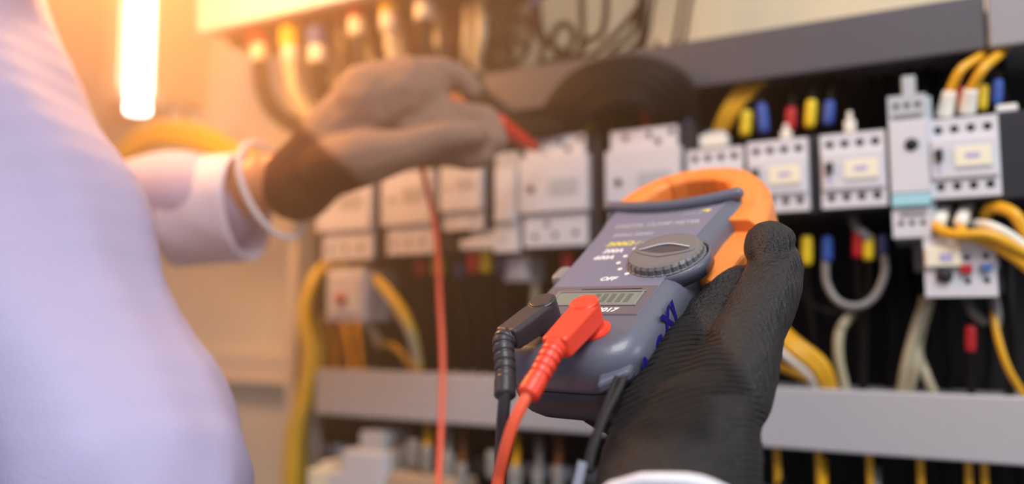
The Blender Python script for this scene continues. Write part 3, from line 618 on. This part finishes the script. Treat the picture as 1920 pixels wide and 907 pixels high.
# overlay on the face, recessed band with the display
def face_poly(name, pts, z0, z1, m, bev=.0002):
    bm = new(); prism(bm, [(x * mm, y * mm) for x, y in pts], z0 * mm, z1 * mm); return link(name, bm, m, meter, bevel=bev)
ov = [(-26.5, -39), (26.5, -39), (27, -5), (27.5, 30), (30, 60), (31, 66)] + [(31 - 62 * k / 8, 58.5 + 7.5 * (abs(31 - 62 * k / 8) / 31) ** 2) for k in range(1, 8)] + [(-31, 66), (-30, 60), (-28, 30), (-27, -5)]
face_poly('face_overlay', ov, -.3, .28, M['overlay'])
face_poly('display_band', [(-26.3, -38.8), (26.3, -38.8), (26.6, -15.5), (-26.6, -15.5)], .2, .5, M['band'])
face_poly('display', [(-19.5, -31.3), (21.5, -31.3), (21.5, -21), (-19.5, -21)], .3, .62, M['lcd'])
lc = meter.children[-1]
for k in range(5): 
    x = 0 + k * 3.9
    bm = new(); box(bm, x * mm, (x + 2.4) * mm, -29.5 * mm, -22.5 * mm, .6 * mm, .66 * mm); link('digit', bm, M['lcdseg'], lc)
bm = new()
for a, b in (((-21, -32.2), (23, -31.4)), ((-21, -20.9), (23, -20.2)), ((-20.6, -32), (-19.6, -20.4)), ((21.6, -32), (22.4, -20.4))): box(bm, a[0] * mm, b[0] * mm, a[1] * mm, b[1] * mm, .4 * mm, .95 * mm)
link('display_frame', bm, mat('frame_grey', (.26, .25, .25), .35), meter, bevel=.0001)
face_poly('display_slit', [(-10, -18.6), (20, -18.6), (20, -17.9), (-10, -17.9)], .45, .56, M['hole'], 0)
# guard ridge along the concave top
bm = new(); tube(bm, [Vector((x * mm, (66.0 + (9.5 if x > 0 else 5) * (abs(x) / 38) ** 2 - 1.0) * mm, (.9 + .6 * abs(x) / 38) * mm)) for x in (-39.5, -36, -30, -20, -10, 0, 10, 20, 30, 35, 37.5)], .0034, 12, 4, radf=lambda q: min(1, .45 + 7 * min(q, 1 - q))); link('finger_guard', bm, M['body'], meter, smooth=True)
# rotary knob
KX, KY = 20.5, 9.5
def ribs(k, h): return 1 - (.035 if (k % 4 == 0 and -1 < h * 1000 < 3.4) else 0)
bm = new(); lathe(bm, [(.0182, -.001), (.0182, .0006), (.0174, .0009), (.0174, .0030), (.0164, .0042), (.0145, .0046), (.006, .0046)], 120, 'z', (KX * mm, KY * mm, 0), wob=ribs); knob = link('rotary_knob', bm, M['knob'], meter, smooth=False)
bm = new(); rr_ = []
for k in range(31):
    a = math.radians(-75 + 140 * k / 30); e_ = math.sin(PI * k / 30) ** .5
    rr_.append([bm.verts.new(((KX * mm + r_ * math.cos(a)), (KY * mm + r_ * math.sin(a)), z_)) for r_, z_ in ((.0186, -.004), (.0188, .0002 * e_), (.0194, .0012 * e_), (.0202, .0010 * e_), (.0206 * .97 + .0206 * .03 * e_, -.001), (.0204, -.006))])
for a, b in zip(rr_, rr_[1:]):
    for k in range(6): bm.faces.new((a[k], a[(k + 1) % 6], b[(k + 1) % 6], b[k]))
bm.faces.new(rr_[0]); bm.faces.new(rr_[-1]); link('knob_collar', bm, M['body'], meter, smooth=True)
ang = math.radians(-3)
def lens(w, l, z0, z1, name, m):
    pts = [(l * math.cos(a), w * math.sin(a) * (1 if True else 0)) for a in [2 * PI * k / 28 for k in range(28)]]
    pts = [(x, y * (1 - .35 * abs(x / l))) for x, y in pts]
    bm = new(); prism(bm, [(x * mm, y * mm) for x, y in pts], z0 * mm, z1 * mm); bmesh.ops.rotate(bm, cent=(0, 0, 0), matrix=Matrix.Rotation(ang, 3, 'Z'), verts=bm.verts)
    bmesh.ops.translate(bm, vec=(KX * mm, KY * mm, 0), verts=bm.verts); return link(name, bm, m, knob, bevel=.0003)
lens(7.2, 15, 4.4, 5.0, 'grip', M['knob'])
lens(4.0, 12.5, 4.9, 5.15, 'grip_recess', M['slot'])
bm = new(); tube(bm, [Vector(((KX - 12 * math.cos(ang)) * mm, (KY - .6) * mm, .0053)), Vector((KX * mm, (KY + 3.6) * mm, .0056)), Vector(((KX + 12) * mm, (KY + .4) * mm, .0053))], .00035, 6, 6); link('grip_edge', bm, mat('edge_white', (.7, .7, .72), .4), knob, smooth=True)
# printing on the face
for (x, y) in ((0.2, 20), (-1.8, 12.8), (-2.5, 6.3), (1.0, .2), (6.6, -4.4)):
    bm = new(); lathe(bm, [(.00115, .0002), (.00115, .00038)], 12, 'z', (x * mm, y * mm, 0)); link('position_dot', bm, M['textw'], meter)
text('OFF', .0046, (-5.2 * mm, -10.2 * mm, .0003), M['textw'], meter, shear=.25, bold=.00012)
text('200A', .0050, (-16.5 * mm, 17.2 * mm, .0003), M['textw'], meter, shear=.2, bold=.00012)
text('600A', .0050, (-18.5 * mm, 10.6 * mm, .0003), M['textw'], meter, shear=.2, bold=.00012)
text('200\u03a9', .0054, (-18 * mm, 24.3 * mm, .0003), M['texty'], meter, shear=.2, bold=.00012, sx=1.2)
text('/ \u2192|', .0046, (-2 * mm, 24.5 * mm, .0003), M['texty'], meter, shear=.2, bold=.0001)
text('200k\u03a9 20M\u03a9', .0040, (-19 * mm, 34.5 * mm, .0003), M['textd'], meter, bold=.0001)
text('DIGITAL CLAMP METER', .0050, (-22 * mm, 44.5 * mm, .0003), M['textd'], meter, bold=.0001, sx=.88)
bm = new(); box(bm, -22 * mm, 28 * mm, 42.2 * mm, 42.8 * mm, .0002, .00036); link('underline', bm, mat('olive_ink', (.30, .29, .16), .5), meter)
text('CAT II', .0034, (12 * mm, 54.5 * mm, .0003), M['textd'], meter)
face_poly('warning_symbol', [(20.5, 58.2), (25.5, 59.8), (24.5, 56.6)], .2, .4, M['texty'], 0)
text('A', .0050, (-17.8 * mm, -37.2 * mm, .00052), M['textw'], meter, shear=.2, bold=.00015)
text('. 2017', .0044, (3.4 * mm, -37.0 * mm, .00052), M['textw'], meter, shear=.25, bold=.00015, sx=1.08)
# blue marker writing on the right flank
e = (PI / 2, 0, PI / 2)
text('A', .0175, (34.05 * mm, -62 * mm, -21.5 * mm), M['marker'], meter, 'marker_writing', rot=e, bold=.0010, ext=.00012)
text('C', .0110, (34.05 * mm, -45.5 * mm, -17.0 * mm), M['marker'], meter, 'marker_writing', rot=e, bold=.0006, ext=.00012)
text('X1', .0125, (34.05 * mm, -34.5 * mm, -12.5 * mm), M['marker'], meter, 'marker_writing', rot=e, bold=.0007, ext=.00012)
# strap lug at the foot
bm = new(); prism(bm, [(19 * mm, -66 * mm), (31 * mm, -59 * mm), (31.5 * mm, -65 * mm), (22 * mm, -75 * mm)], -.0135, -.0085); link('strap_lug', bm, M['body'], meter, bevel=.0014)
bm = new(); box(bm, -.041, -.033, .002, .015, -.015, -.004); link('side_button', bm, mat('button_grey', (.26, .24, .24), .45), meter, bevel=.003)
# jaws
outer = [(-35, 62), (-40, 73), (-44, 86), (-41, 100), (-35, 113), (-27, 122), (-15, 128), (0, 129.5), (14, 127), (26, 121), (36, 110), (44, 95), (48, 80), (50, 66), (51, 52)]
inner = [(-26, 60), (-28, 70), (-27.5, 82), (-26, 93), (-22, 102.5), (-17, 109), (-9, 112.5), (0, 113), (9, 111.5), (16, 107), (21, 99), (24, 89), (25.5, 79), (26, 68), (26, 55)]
def jaw(bm, a, b):
    sec = [(0, -27), (0, -9), (.22, -3.5), (.86, -3.5), (1, -5.5), (1, -27)]; rings = []
    for k in range(a, b + 1):
        (ox, oy), (ix, iy) = outer[k], inner[k]
        rings.append([bm.verts.new(((ox + (ix - ox) * s) * mm, (oy + (iy - oy) * s) * mm, z * mm)) for s, z in sec])
    for p, q in zip(rings, rings[1:]):
        for k in range(6): bm.faces.new((p[k], p[(k + 1) % 6], q[(k + 1) % 6], q[k]))
    bm.faces.new(rings[0]); bm.faces.new(rings[-1])
bm = new(); jaw(bm, 0, 5); link('fixed_jaw', bm, M['orange'], meter, bevel=.0012)
bm = new(); jaw(bm, 5, 14); 
mj = link('moving_jaw', bm, M['orange'], meter, bevel=.0012)
bm = new()
prism(bm, [(36 * mm, 62 * mm), (33 * mm, 40 * mm), (33 * mm, 8 * mm), (41 * mm, 6 * mm), (47 * mm, 14 * mm), (47.5 * mm, 28 * mm), (51 * mm, 42 * mm), (51 * mm, 60 * mm)], -.027, -.0100)
link('jaw_lever', bm, M['orange'], meter, bevel=.002)
# ---------------------------------------------------------------- test leads (red and black)
def plug(parent, hx, hy, ex, ey, ez, m, col_m, relief_to, zt=13.0):
    c = Vector((hx, hy, 0)) * mm; e_ = Vector((ex, ey, ez)) * mm; top = Vector((hx, hy, zt)) * mm
    inv = MW
    bm = new(); lathe(bm, [(.0064, 0.0002), (.0064, .0012), (.0056, .0014), (.0060, .008), (.0062, (zt + .3) * mm), (.0057, (zt + .8) * mm)], 24, 'z', (c.x, c.y, 0))
    lathe(bm, [(.0051, (zt + .7) * mm), (.0051, (zt + 1.0) * mm), (.0047, (zt + 1.15) * mm)], 24, 'z', (c.x, c.y, 0))
    bmesh.ops.transform(bm, matrix=inv, verts=bm.verts); link('plug_barrel', bm, m, parent, smooth=False, bevel=.0003)
    d = (e_ - Vector((hx, hy, zt - 4.5)) * mm); d2 = d.normalized(); side = d2.cross(Vector((0, 0, 1))).normalized(); up = side.cross(d2)
    base = Vector((hx, hy, zt - 5.0)) * mm
    bm = new(); rings = []
    for t_, hw, hh_ in ((0, .0062, .0050), (.35, .0061, .0050), (.7, .0058, .0047), (.95, .0056, .0045), (1., .0050, .0040)):
        p = base.lerp(e_, t_); rings.append([bm.verts.new(p + side * hw * sx + up * hh_ * sy) for sx, sy in ((-1, -.8), (-.8, -1), (.8, -1), (1, -.8), (1, .8), (.8, 1), (-.8, 1), (-1, .8))])
    for a, b in zip(rings, rings[1:]):
        for k in range(8): bm.faces.new((a[k], a[(k + 1) % 8], b[(k + 1) % 8], b[k]))
    bm.faces.new(rings[0]); bm.faces.new(rings[-1])
    bmesh.ops.transform(bm, matrix=inv, verts=bm.verts); link('plug_body', bm, m, parent, bevel=.0006)
    # strain relief: ringed tapering sleeve
    P = [e_ - d2 * .001, e_ + d2 * .0025, e_.lerp(Vector(relief_to) * mm, .5) + d2 * .0005, Vector(relief_to) * mm]
    P = catmull(P, 10); P = [MW @ p for p in P]; bm = new()
    n = len(P); prof = []
    for i in range(n - 1):
        a, b = P[i], P[i + 1]
        for k in range(4): prof.append(a.lerp(b, k / 4))
    prof.append(P[-1]); N = len(prof); prev = None; rings = []
    for i, p in enumerate(prof):
        tt = (prof[min(i + 1, N - 1)] - prof[max(0, i - 1)]).normalized(); u = tt.orthogonal().normalized() if prev is None else (prev - tt * prev.dot(tt)).normalized(); prev = u; v = tt.cross(u)
        s = i / (N - 1); r = .0047 - .0009 * s
        if s > .80: r = .0042 if s < .985 else .0036
        elif (s * 9.5) % 1 > .72: r *= .86
        rings.append([bm.verts.new(p + (u * math.cos(2 * PI * k / 16) + v * math.sin(2 * PI * k / 16)) * r) for k in range(16)])
    for a, b in zip(rings, rings[1:]):
        for k in range(16): bm.faces.new((a[k], a[(k + 1) % 16], b[(k + 1) % 16], b[k]))
    bm.faces.new(rings[0]); bm.faces.new(rings[-1]); link('strain_relief', bm, m, parent, smooth=True)
red = thing('test_lead', 'red test lead with angled plug in the meter and probe in the grey glove', 'test lead', (0, 0, 0))
bm = new(); lathe(bm, [(.0074, .0001), (.0074, .0008), (.0058, .0009)], 28, 'z', (12 * mm, -51.2 * mm, 0)); o = link('jack_ring', bm, M['redp'], meter)
plug(red, 11.4, -51, 12.5, -79, 10.5, M['redp'], M['redc'], (11.0, -101.5, 5.5))
e0 = G(11.0, -101.5, 5.5)
tubeo('cable', [G(11, -98, 6), e0, W(960, 800, .282), W(938, 880, .285), W(915, 980, .30), W(850, 1120, .40), W(815, 1040, .50), W(822, 907, .53), W(830, 700, .575), W(824, 560, .60), W(818, 450, .60), W(806, 375, .60), W(793, 322, .60), W(785, 270, .60), W(800, 215, .60), W(838, 185, .595)], .0022, M['redc'], red, seg=12, n=10)
p0, p1, p2 = W(832, 184, .595), W(930, 232, .588), W(1004, 277, .615)
bm = new(); tube(bm, [p0, p0.lerp(p1, .5), p1, p1.lerp(p2, .3)], .0058, 14, 6, radf=lambda s: .6 + .4 * min(1, s * 3)); link('probe_handle', bm, M['redp'], red, smooth=True)
bm = new(); tube(bm, [p1.lerp(p2, .0), p1.lerp(p2, .25), p1.lerp(p2, .7), p2], .0088, 14, 6, radf=lambda s: 1 - .62 * s); link('probe_guard', bm, mat('probe_red', (.62, .035, .015), .4), red, smooth=True)
tubeo('probe_tip', [p2, p2 + (p2 - p1).normalized() * .006, p2 + (p2 - p1).normalized() * .012], .0012, M['metal'], red)
blk = thing('test_lead', 'black test lead with angled plug hanging from the meter', 'test lead', (0, 0, 0))
plug(blk, -9.5, -49.5, -12.5, -74.5, 11.0, M['blackp'], M['blackp'], (-3.6, -97, 0.5))
tubeo('cable', [G(-4, -94, 1), G(-3.6, -97, .5), W(942, 800, .30), W(938, 880, .31), W(930, 1000, .33)], .0024, M['blackp'], blk, seg=12, n=10)
# wrist strap
strap = thing('wrist_strap', 'black braided wrist strap with a bright clip hanging from the meter foot', 'strap', (0, 0, 0))
s0 = W(1158, 706, .293)
tubeo('cord', [s0, W(1146, 735, .290), W(1125, 790, .280), W(1108, 840, .272), W(1098, 880, .268)], .0012, M['cord'], strap, seg=8)
tubeo('cord', [W(1170, 708, .291), W(1158, 735, .286), W(1135, 780, .278), W(1114, 840, .270), W(1104, 885, .266)], .0013, M['cord'], strap, seg=8)
c0, c1 = W(1092, 865, .266), W(1070, 960, .262)
bm = new(); tube(bm, [c0, c0.lerp(c1, .5), c1], .0021, 4, 3); link('clip', bm, M['clip'], strap)

# ---------------------------------------------------------------- the person
person = thing('person', 'person in a lavender shirt and work gloves reaching to the panel', 'person', (-.35, .25, 0))
def child(o): o.parent = person; o.matrix_parent_inverse = Matrix.Translation((.35, -.25, 0)); return o
S = lambda *c: [cpt(*q) for q in c]
# body (skin): one continuous surface, torso, neck, arms and hands
sh_r = W(-150, 60, .47); 
hand_core = S((1262, 1090, .240, 100), (1270, 985, .262, 90), (1285, 880, .275, 85), (1310, 800, .290, 60))
left_arm = S((-700, 200, .62, 120), (-300, 430, .66, 105), (150, 395, .63, 80), (330, 375, .615, 66), (500, 345, .605, 56), (560, 330, .60, 54), (690, 250, .60, 60), (780, 200, .60, 50))
body = organic('body', [
    [(sh_r, .05), (W(-60, 350, .44), .052), (W(60, 650, .41), .048), (W(230, 1250, .38), .042)],
    [(W(230, 1250, .38), .042), (W(800, 1330, .31), .033), (W(1262, 1090, .24), .018)], hand_core, left_arm,
    [(sh_r, .05), (sh_r + Vector((-.15, .0, .02)), .07), (W(-700, 200, .62), .05)],
    [(sh_r + Vector((-.15, .0, -.02)), .09), (sh_r + Vector((-.15, .0, -.5)), .11)],
    [(sh_r + Vector((-.15, .0, .04)), .05), (sh_r + Vector((-.14, .03, .14)), .045)],
], M['skin'], None, .004, 4)
child(body)
def ringtube(name, c, nrm, rx, ry, r, m, seg=40, a0=0, a1=2 * PI, upv=UP):
    nrm = nrm.normalized(); u = (upv - nrm * upv.dot(nrm)).normalized(); v = nrm.cross(u)
    pts = [c + u * math.cos(a0 + (a1 - a0) * k / seg) * ry + v * math.sin(a0 + (a1 - a0) * k / seg) * rx for k in range(seg + 1)]
    return child(tubeo(name, pts, r, m, None, seg=8, n=2))
# head: turned towards the panel, above the frame of the photograph
hc = sh_r + Vector((-.135, .045, .245)); fd = (INTO * .9 + UV * .3).normalized(); sd = fd.cross(UP).normalized()
face = organic('head', [[(hc - UP * .16 - fd * .02, .046), (hc - UP * .06, .052)], [(hc - UP * .045 + fd * .03, .052), (hc + UP * .03 - fd * .01, .078), (hc + UP * .045 - fd * .02, .078)],
    [(hc - UP * .085 + fd * .055, .026), (hc - UP * .04 + fd * .05, .040)], [(hc + UP * .005 + fd * .078, .010), (hc - UP * .025 + fd * .096, .012)],
    [(hc + sd * .078 - UP * .02, .008), (hc + sd * .082 + UP * .012, .011)], [(hc - sd * .078 - UP * .02, .008), (hc - sd * .082 + UP * .012, .011)],
    [(hc - UP * .052 + fd * .083 - sd * .02, .007), (hc - UP * .052 + fd * .086, .008), (hc - UP * .052 + fd * .083 + sd * .02, .007)]], M['skin'], None, .004, 3)
child(face)
for q in (-1, 1):
    bm = new(); bmesh.ops.create_uvsphere(bm, u_segments=16, v_segments=10, radius=.012, matrix=Matrix.Translation(hc + UP * .012 + fd * .068 + sd * .031 * q)); child(link('eye', bm, M['white'], None, smooth=True))
    bm = new(); bmesh.ops.create_uvsphere(bm, u_segments=12, v_segments=8, radius=.006, matrix=Matrix.Translation(hc + UP * .012 + fd * .0755 + sd * .031 * q)); child(link('iris', bm, M['dark'], None, smooth=True))
child(organic('hair', [[(hc + UP * .055 - fd * .005, .080), (hc + UP * .035 - fd * .035, .080), (hc - UP * .02 - fd * .045, .062)]], mat('dark_hair', (.02, .014, .010), .6, bump=.8, scale=300), None, .005, 3, folds=lambda co: .002 * noise.noise(co * 80)))
ringtube('collar', hc - UP * .135 - fd * .02, UP + fd * -.3, .062, .062, .016, M['shirt'], upv=fd)
# shirt
def shirt_folds(co):
    q = co - CAM; a = q.dot(CAM_R) * .55 + q.dot(CAM_U) * 1.0
    w_ = noise.noise(co * 7) * .05
    return .009 * math.sin((a + w_) * 58) * (.35 + .65 * abs(noise.noise(co * 5 + Vector((3, 1, 2))))) + .006 * noise.noise(co * 12)
shirt = organic('shirt', [
    S((-190, 30, .50, 250), (-95, 250, .47, 265), (-10, 450, .44, 268), (72, 640, .42, 262), (160, 800, .40, 268), (205, 920, .38, 262), (230, 1150, .37, 240)),
    [cpt(230, 1150, .37, 240), cpt(600, 1430, .34, 200), cpt(1120, 1300, .29, 190)],
    [(sh_r, .07), (sh_r + Vector((-.15, .02, 0)), .11), (W(-700, 200, .62), .075)],
    [(sh_r + Vector((-.15, .0, -.05)), .125), (sh_r + Vector((-.15, .0, -.5)), .13)],
    S((-700, 200, .62, 150), (-300, 430, .66, 140), (100, 410, .63, 110), (300, 392, .615, 95), (380, 390, .61, 92)),
], M['shirt'], None, .005, 6, folds=shirt_folds)
child(shirt)
# rolled cuff on the raised arm: an open sleeve end
def sleeve(name, P, R_, m, thick=.0025, seg=40, ell=1., n=8, wave=0.):
    Q = catmull(P, n); nn = len(Q); bm = new(); prev = None; ro, ri = [], []
    for i, p in enumerate(Q):
        t_ = (Q[min(i + 1, nn - 1)] - Q[max(i - 1, 0)]).normalized()
        u = (UP - t_ * UP.dot(t_)).normalized(); v = t_.cross(u); s = i / (nn - 1)
        r = R_[0] + (R_[1] - R_[0]) * s
        def w_(k): return 1 + wave * math.sin(3 * 2 * PI * k / seg + 5 * s) + wave * .6 * math.sin(7 * 2 * PI * k / seg - 9 * s)
        ro.append([bm.verts.new(p + (u * math.cos(2 * PI * k / seg) + v * ell * math.sin(2 * PI * k / seg)) * r * w_(k)) for k in range(seg)])
        ri.append([bm.verts.new(p + (u * math.cos(2 * PI * k / seg) + v * ell * math.sin(2 * PI * k / seg)) * (r * w_(k) - thick)) for k in range(seg)])
    for rings in (ro, ri):
        for a, b in zip(rings, rings[1:]):
            for k in range(seg): bm.faces.new((a[k], a[(k + 1) % seg], b[(k + 1) % seg], b[k]))
    for a, b in ((ro[0], ri[0]), (ro[-1], ri[-1])):
        for k in range(seg): bm.faces.new((a[k], a[(k + 1) % seg], b[(k + 1) % seg], b[k]))
    o = link(name, bm, m, None, smooth=True); return child(o)
sleeve('sleeve_cuff', [W(330, 398, .61), W(400, 393, .608), W(466, 386, .603)], (.0420, .0410), M['cuff'], ell=.9, wave=.012)
# ---- raised grey glove (left hand)
GL = [S((560, 345, .600, 74), (600, 305, .602, 74), (655, 245, .602, 78), (715, 198, .600, 80), (765, 178, .598, 72)),
      S((700, 200, .60, 85), (760, 160, .60, 58), (800, 165, .60, 45)),
      S((775, 143, .60, 38), (830, 135, .603, 30), (868, 148, .605, 25), (886, 172, .605, 21)),      # index finger
      S((790, 205, .60, 46), (850, 220, .595, 34), (908, 228, .59, 33), (925, 262, .585, 30)),        # middle
      S((790, 225, .595, 46), (845, 248, .59, 36), (905, 268, .585, 32), (900, 292, .58, 26)),         # ring
      S((780, 255, .59, 44), (835, 280, .585, 32), (880, 296, .58, 26)),                               # little
      S((615, 318, .582, 56), (680, 296, .566, 56), (755, 282, .562, 40), (830, 256, .562, 31), (890, 252, .568, 26))]  # thumb
gc = W(640, 280, .59)
def coat_g(co):  # slanted edge also paints the shade on the lower palm as brown knit
    d = (co - W(632, 292, .59)).dot((CAM_R * .66 + CAM_U * .75).normalized()); return max(0, min(1, d / .006 + .5))
gl = organic('grey_glove', GL, M['glove_g'], None, .0024, 5, {'coat': coat_g, 'rib': lambda co: (co - gc).dot(CAM_R)})
child(gl); gl['label'] = 'grey palm-coated glove with a brown knitted cuff'
ringtube('cuff_piping', W(510, 357, .597), CAM_R * .86 + CAM_U * .35 - CAM_F * .38, .030, .038, .0024, M['gtrim'], upv=(CAM_U * .86 - CAM_R * .5))
# ---- black glove (right hand) holding the meter
BG = [S((1262, 1090, .240, 170), (1264, 990, .258, 158), (1278, 900, .270, 150), (1302, 830, .280, 126), (1338, 780, .290, 98), (1378, 700, .305, 82), (1408, 620, .322, 66), (1436, 560, .335, 62), (1452, 508, .345, 55), (1444, 460, .350, 51)),  # wrist, ball and thumb
      S((1240, 960, .262, 140), (1232, 850, .285, 105), (1250, 770, .304, 84), (1290, 680, .328, 74), (1338, 605, .346, 62), (1380, 540, .360, 50)),
      S((1215, 900, .285, 95), (1215, 840, .305, 70), (1245, 750, .335, 62))]
def U(x, y, z, r): return (G(x, y, z), r * mm)
BG += [[U(30, -30, -46, 11), U(12, -4, -47, 10), U(-18, 16, -44, 8.5), U(-36, 26, -34, 7.6), U(-41, 28, -24, 7.0)],
       [U(30, -42, -46, 11), U(8, -24, -48, 10), U(-18, -6, -45, 8.5), U(-36, 2, -34, 7.6), U(-41, 4, -25, 7.0)],
       [U(26, -50, -46, 11), U(4, -38, -48, 9), U(-18, -24, -45, 8.2), U(-35, -18, -36, 7.2), U(-39, -17, -29, 6.6)],
       [U(24, -56, -44, 9), U(0, -48, -44, 8), U(-16, -40, -42, 7), U(-30, -34, -38, 6.4)]]
t0, t1 = W(1330, 740, .30), W(1450, 440, .355)
def coat_b(co):
    q = co - CAM; d = q.dot(CAM_F); px = 960 + F_PX * q.dot(CAM_R) / d; py = 453.5 - F_PX * q.dot(CAM_U) / d
    c_ = max(0, min(1, (co - W(1372, 700, .30)).dot((CAM_R * .92 + CAM_U * .40)) / .006 + .5))
    lo = max(0, min(.75, (py - 800) / 60)); hi = max(0, min(.7, (600 - py) / 60)); rt = max(0, min(.7, (px - 1310) / 60)) if py > 740 else 0
    return max(c_, lo, hi, rt)
HEM = W(1246, 985, .262); HN = (CAM_F * -.70 - CAM_U * .68 - CAM_R * .16).normalized()   # the open end of the glove
rib_dir = (CAM_U * .93 + CAM_F * .3 - CAM_R * .12).normalized()
def glove_folds(co):
    a = co.dot(rib_dir); q = co - W(1372, 700, .30); s_ = q.dot(CAM_R * .92 + CAM_U * .40)
    fine = noise.noise(Vector((co.dot(CAM_R) * 400, co.dot(CAM_U) * 120, co.dot(CAM_F) * 200))) * .00018
    seam = -.0011 * math.exp(-((s_ + .001) / .0035) ** 2)
    wrinkle = .0007 * noise.noise(Vector((a * 90, co.dot(CAM_R) * 25, 0)))
    joint = -.0013 * math.exp(-(((co - W(1425, 485, .34)).dot((CAM_U * .95 - CAM_R * .3).normalized())) / .0022) ** 2) * (1 if co.z > W(1400, 560, .35).z else 0)
    return fine + seam + wrinkle + joint
bg = organic('black_glove', BG, M['glove_b'], None, .0013, 5, folds=glove_folds, cut=(HEM, HN), attr= {'coat': coat_b, 'rib': lambda co: co.dot(rib_dir) + 7 * (co - W(1300, 700, .3)).dot(CAM_R) ** 2})
child(bg); bg['label'] = 'black knitted glove with a rubber coated thumb'
# cuff hem: a white elastic band, and the shirt cuff inside it
def band(name, c, nrm, rx, ry, w, th, m, upv):
    nrm = nrm.normalized(); u = (upv - nrm * upv.dot(nrm)).normalized(); v = nrm.cross(u); bm = new(); seg = 48; rings = []
    for k in range(seg):
        a = 2 * PI * k / seg; d = u * math.cos(a) * ry + v * math.sin(a) * rx; e2 = d.normalized()
        rings.append([bm.verts.new(c + d + e2 * th * q + nrm * w * s) for q, s in ((0, -.5), (.8, -.5), (1, -.3), (1, .3), (.8, .5), (0, .5))])
    for k in range(seg):
        a, b = rings[k], rings[(k + 1) % seg]
        for j in range(6): bm.faces.new((a[j], a[(j + 1) % 6], b[(j + 1) % 6], b[j]))
    return child(link(name, bm, m, None, smooth=True))
cn = (W(1285, 860, .285) - W(1240, 990, .262))
b = bmesh.new(); b.from_mesh(bg.data); be = [e for e in b.edges if len(e.link_faces) == 1]; nb = {}
for e in be:
    for v in e.verts: nb.setdefault(v.index, []).append(e.other_vert(v).index)
b.verts.ensure_lookup_table(); best = []; seen = set()
for st in nb:
    if st in seen: continue
    loop = [st]; seen.add(st)
    while True:
        nx = [q for q in nb[loop[-1]] if q not in seen]
        if not nx: break
        loop.append(nx[0]); seen.add(nx[0])
    if len(loop) > len(best): best = loop
rim = [b.verts[i].co.copy() for i in best]; b.free()
rc = sum(rim, Vector()) / len(rim); hu = (CAM_U - HN * CAM_U.dot(HN)).normalized(); hv = HN.cross(hu)
rim = sorted(rim, key=lambda p: math.atan2((p - rc).dot(hv), (p - rc).dot(hu)))[::max(1, len(rim) // 36)]
bm = new(); seg = 8; rings = []
for p in rim:
    e_ = (p - rc).normalized()
    rings.append([bm.verts.new(p + e_ * x + HN * y) for x, y in ((-.0012, -.0016), (.0004, -.0020), (.0013, -.0012), (.0016, .0002), (.0013, .0016), (.0004, .0023), (-.0008, .0021), (-.0014, .0004))])
for k in range(len(rings)):
    a, c = rings[k], rings[(k + 1) % len(rings)]
    for j in range(8): bm.faces.new((a[j], a[(j + 1) % 8], c[(j + 1) % 8], c[j]))
child(link('glove_hem', bm, M['gtrim'], None, smooth=True))
rr = min((p - rc).length for p in rim)
sleeve('sleeve_cuff', [rc - HN * .002, rc + HN * .03, rc + HN * .06 - CAM_U * .03], (rr * .84, rr * 1.2), M['cuff'])
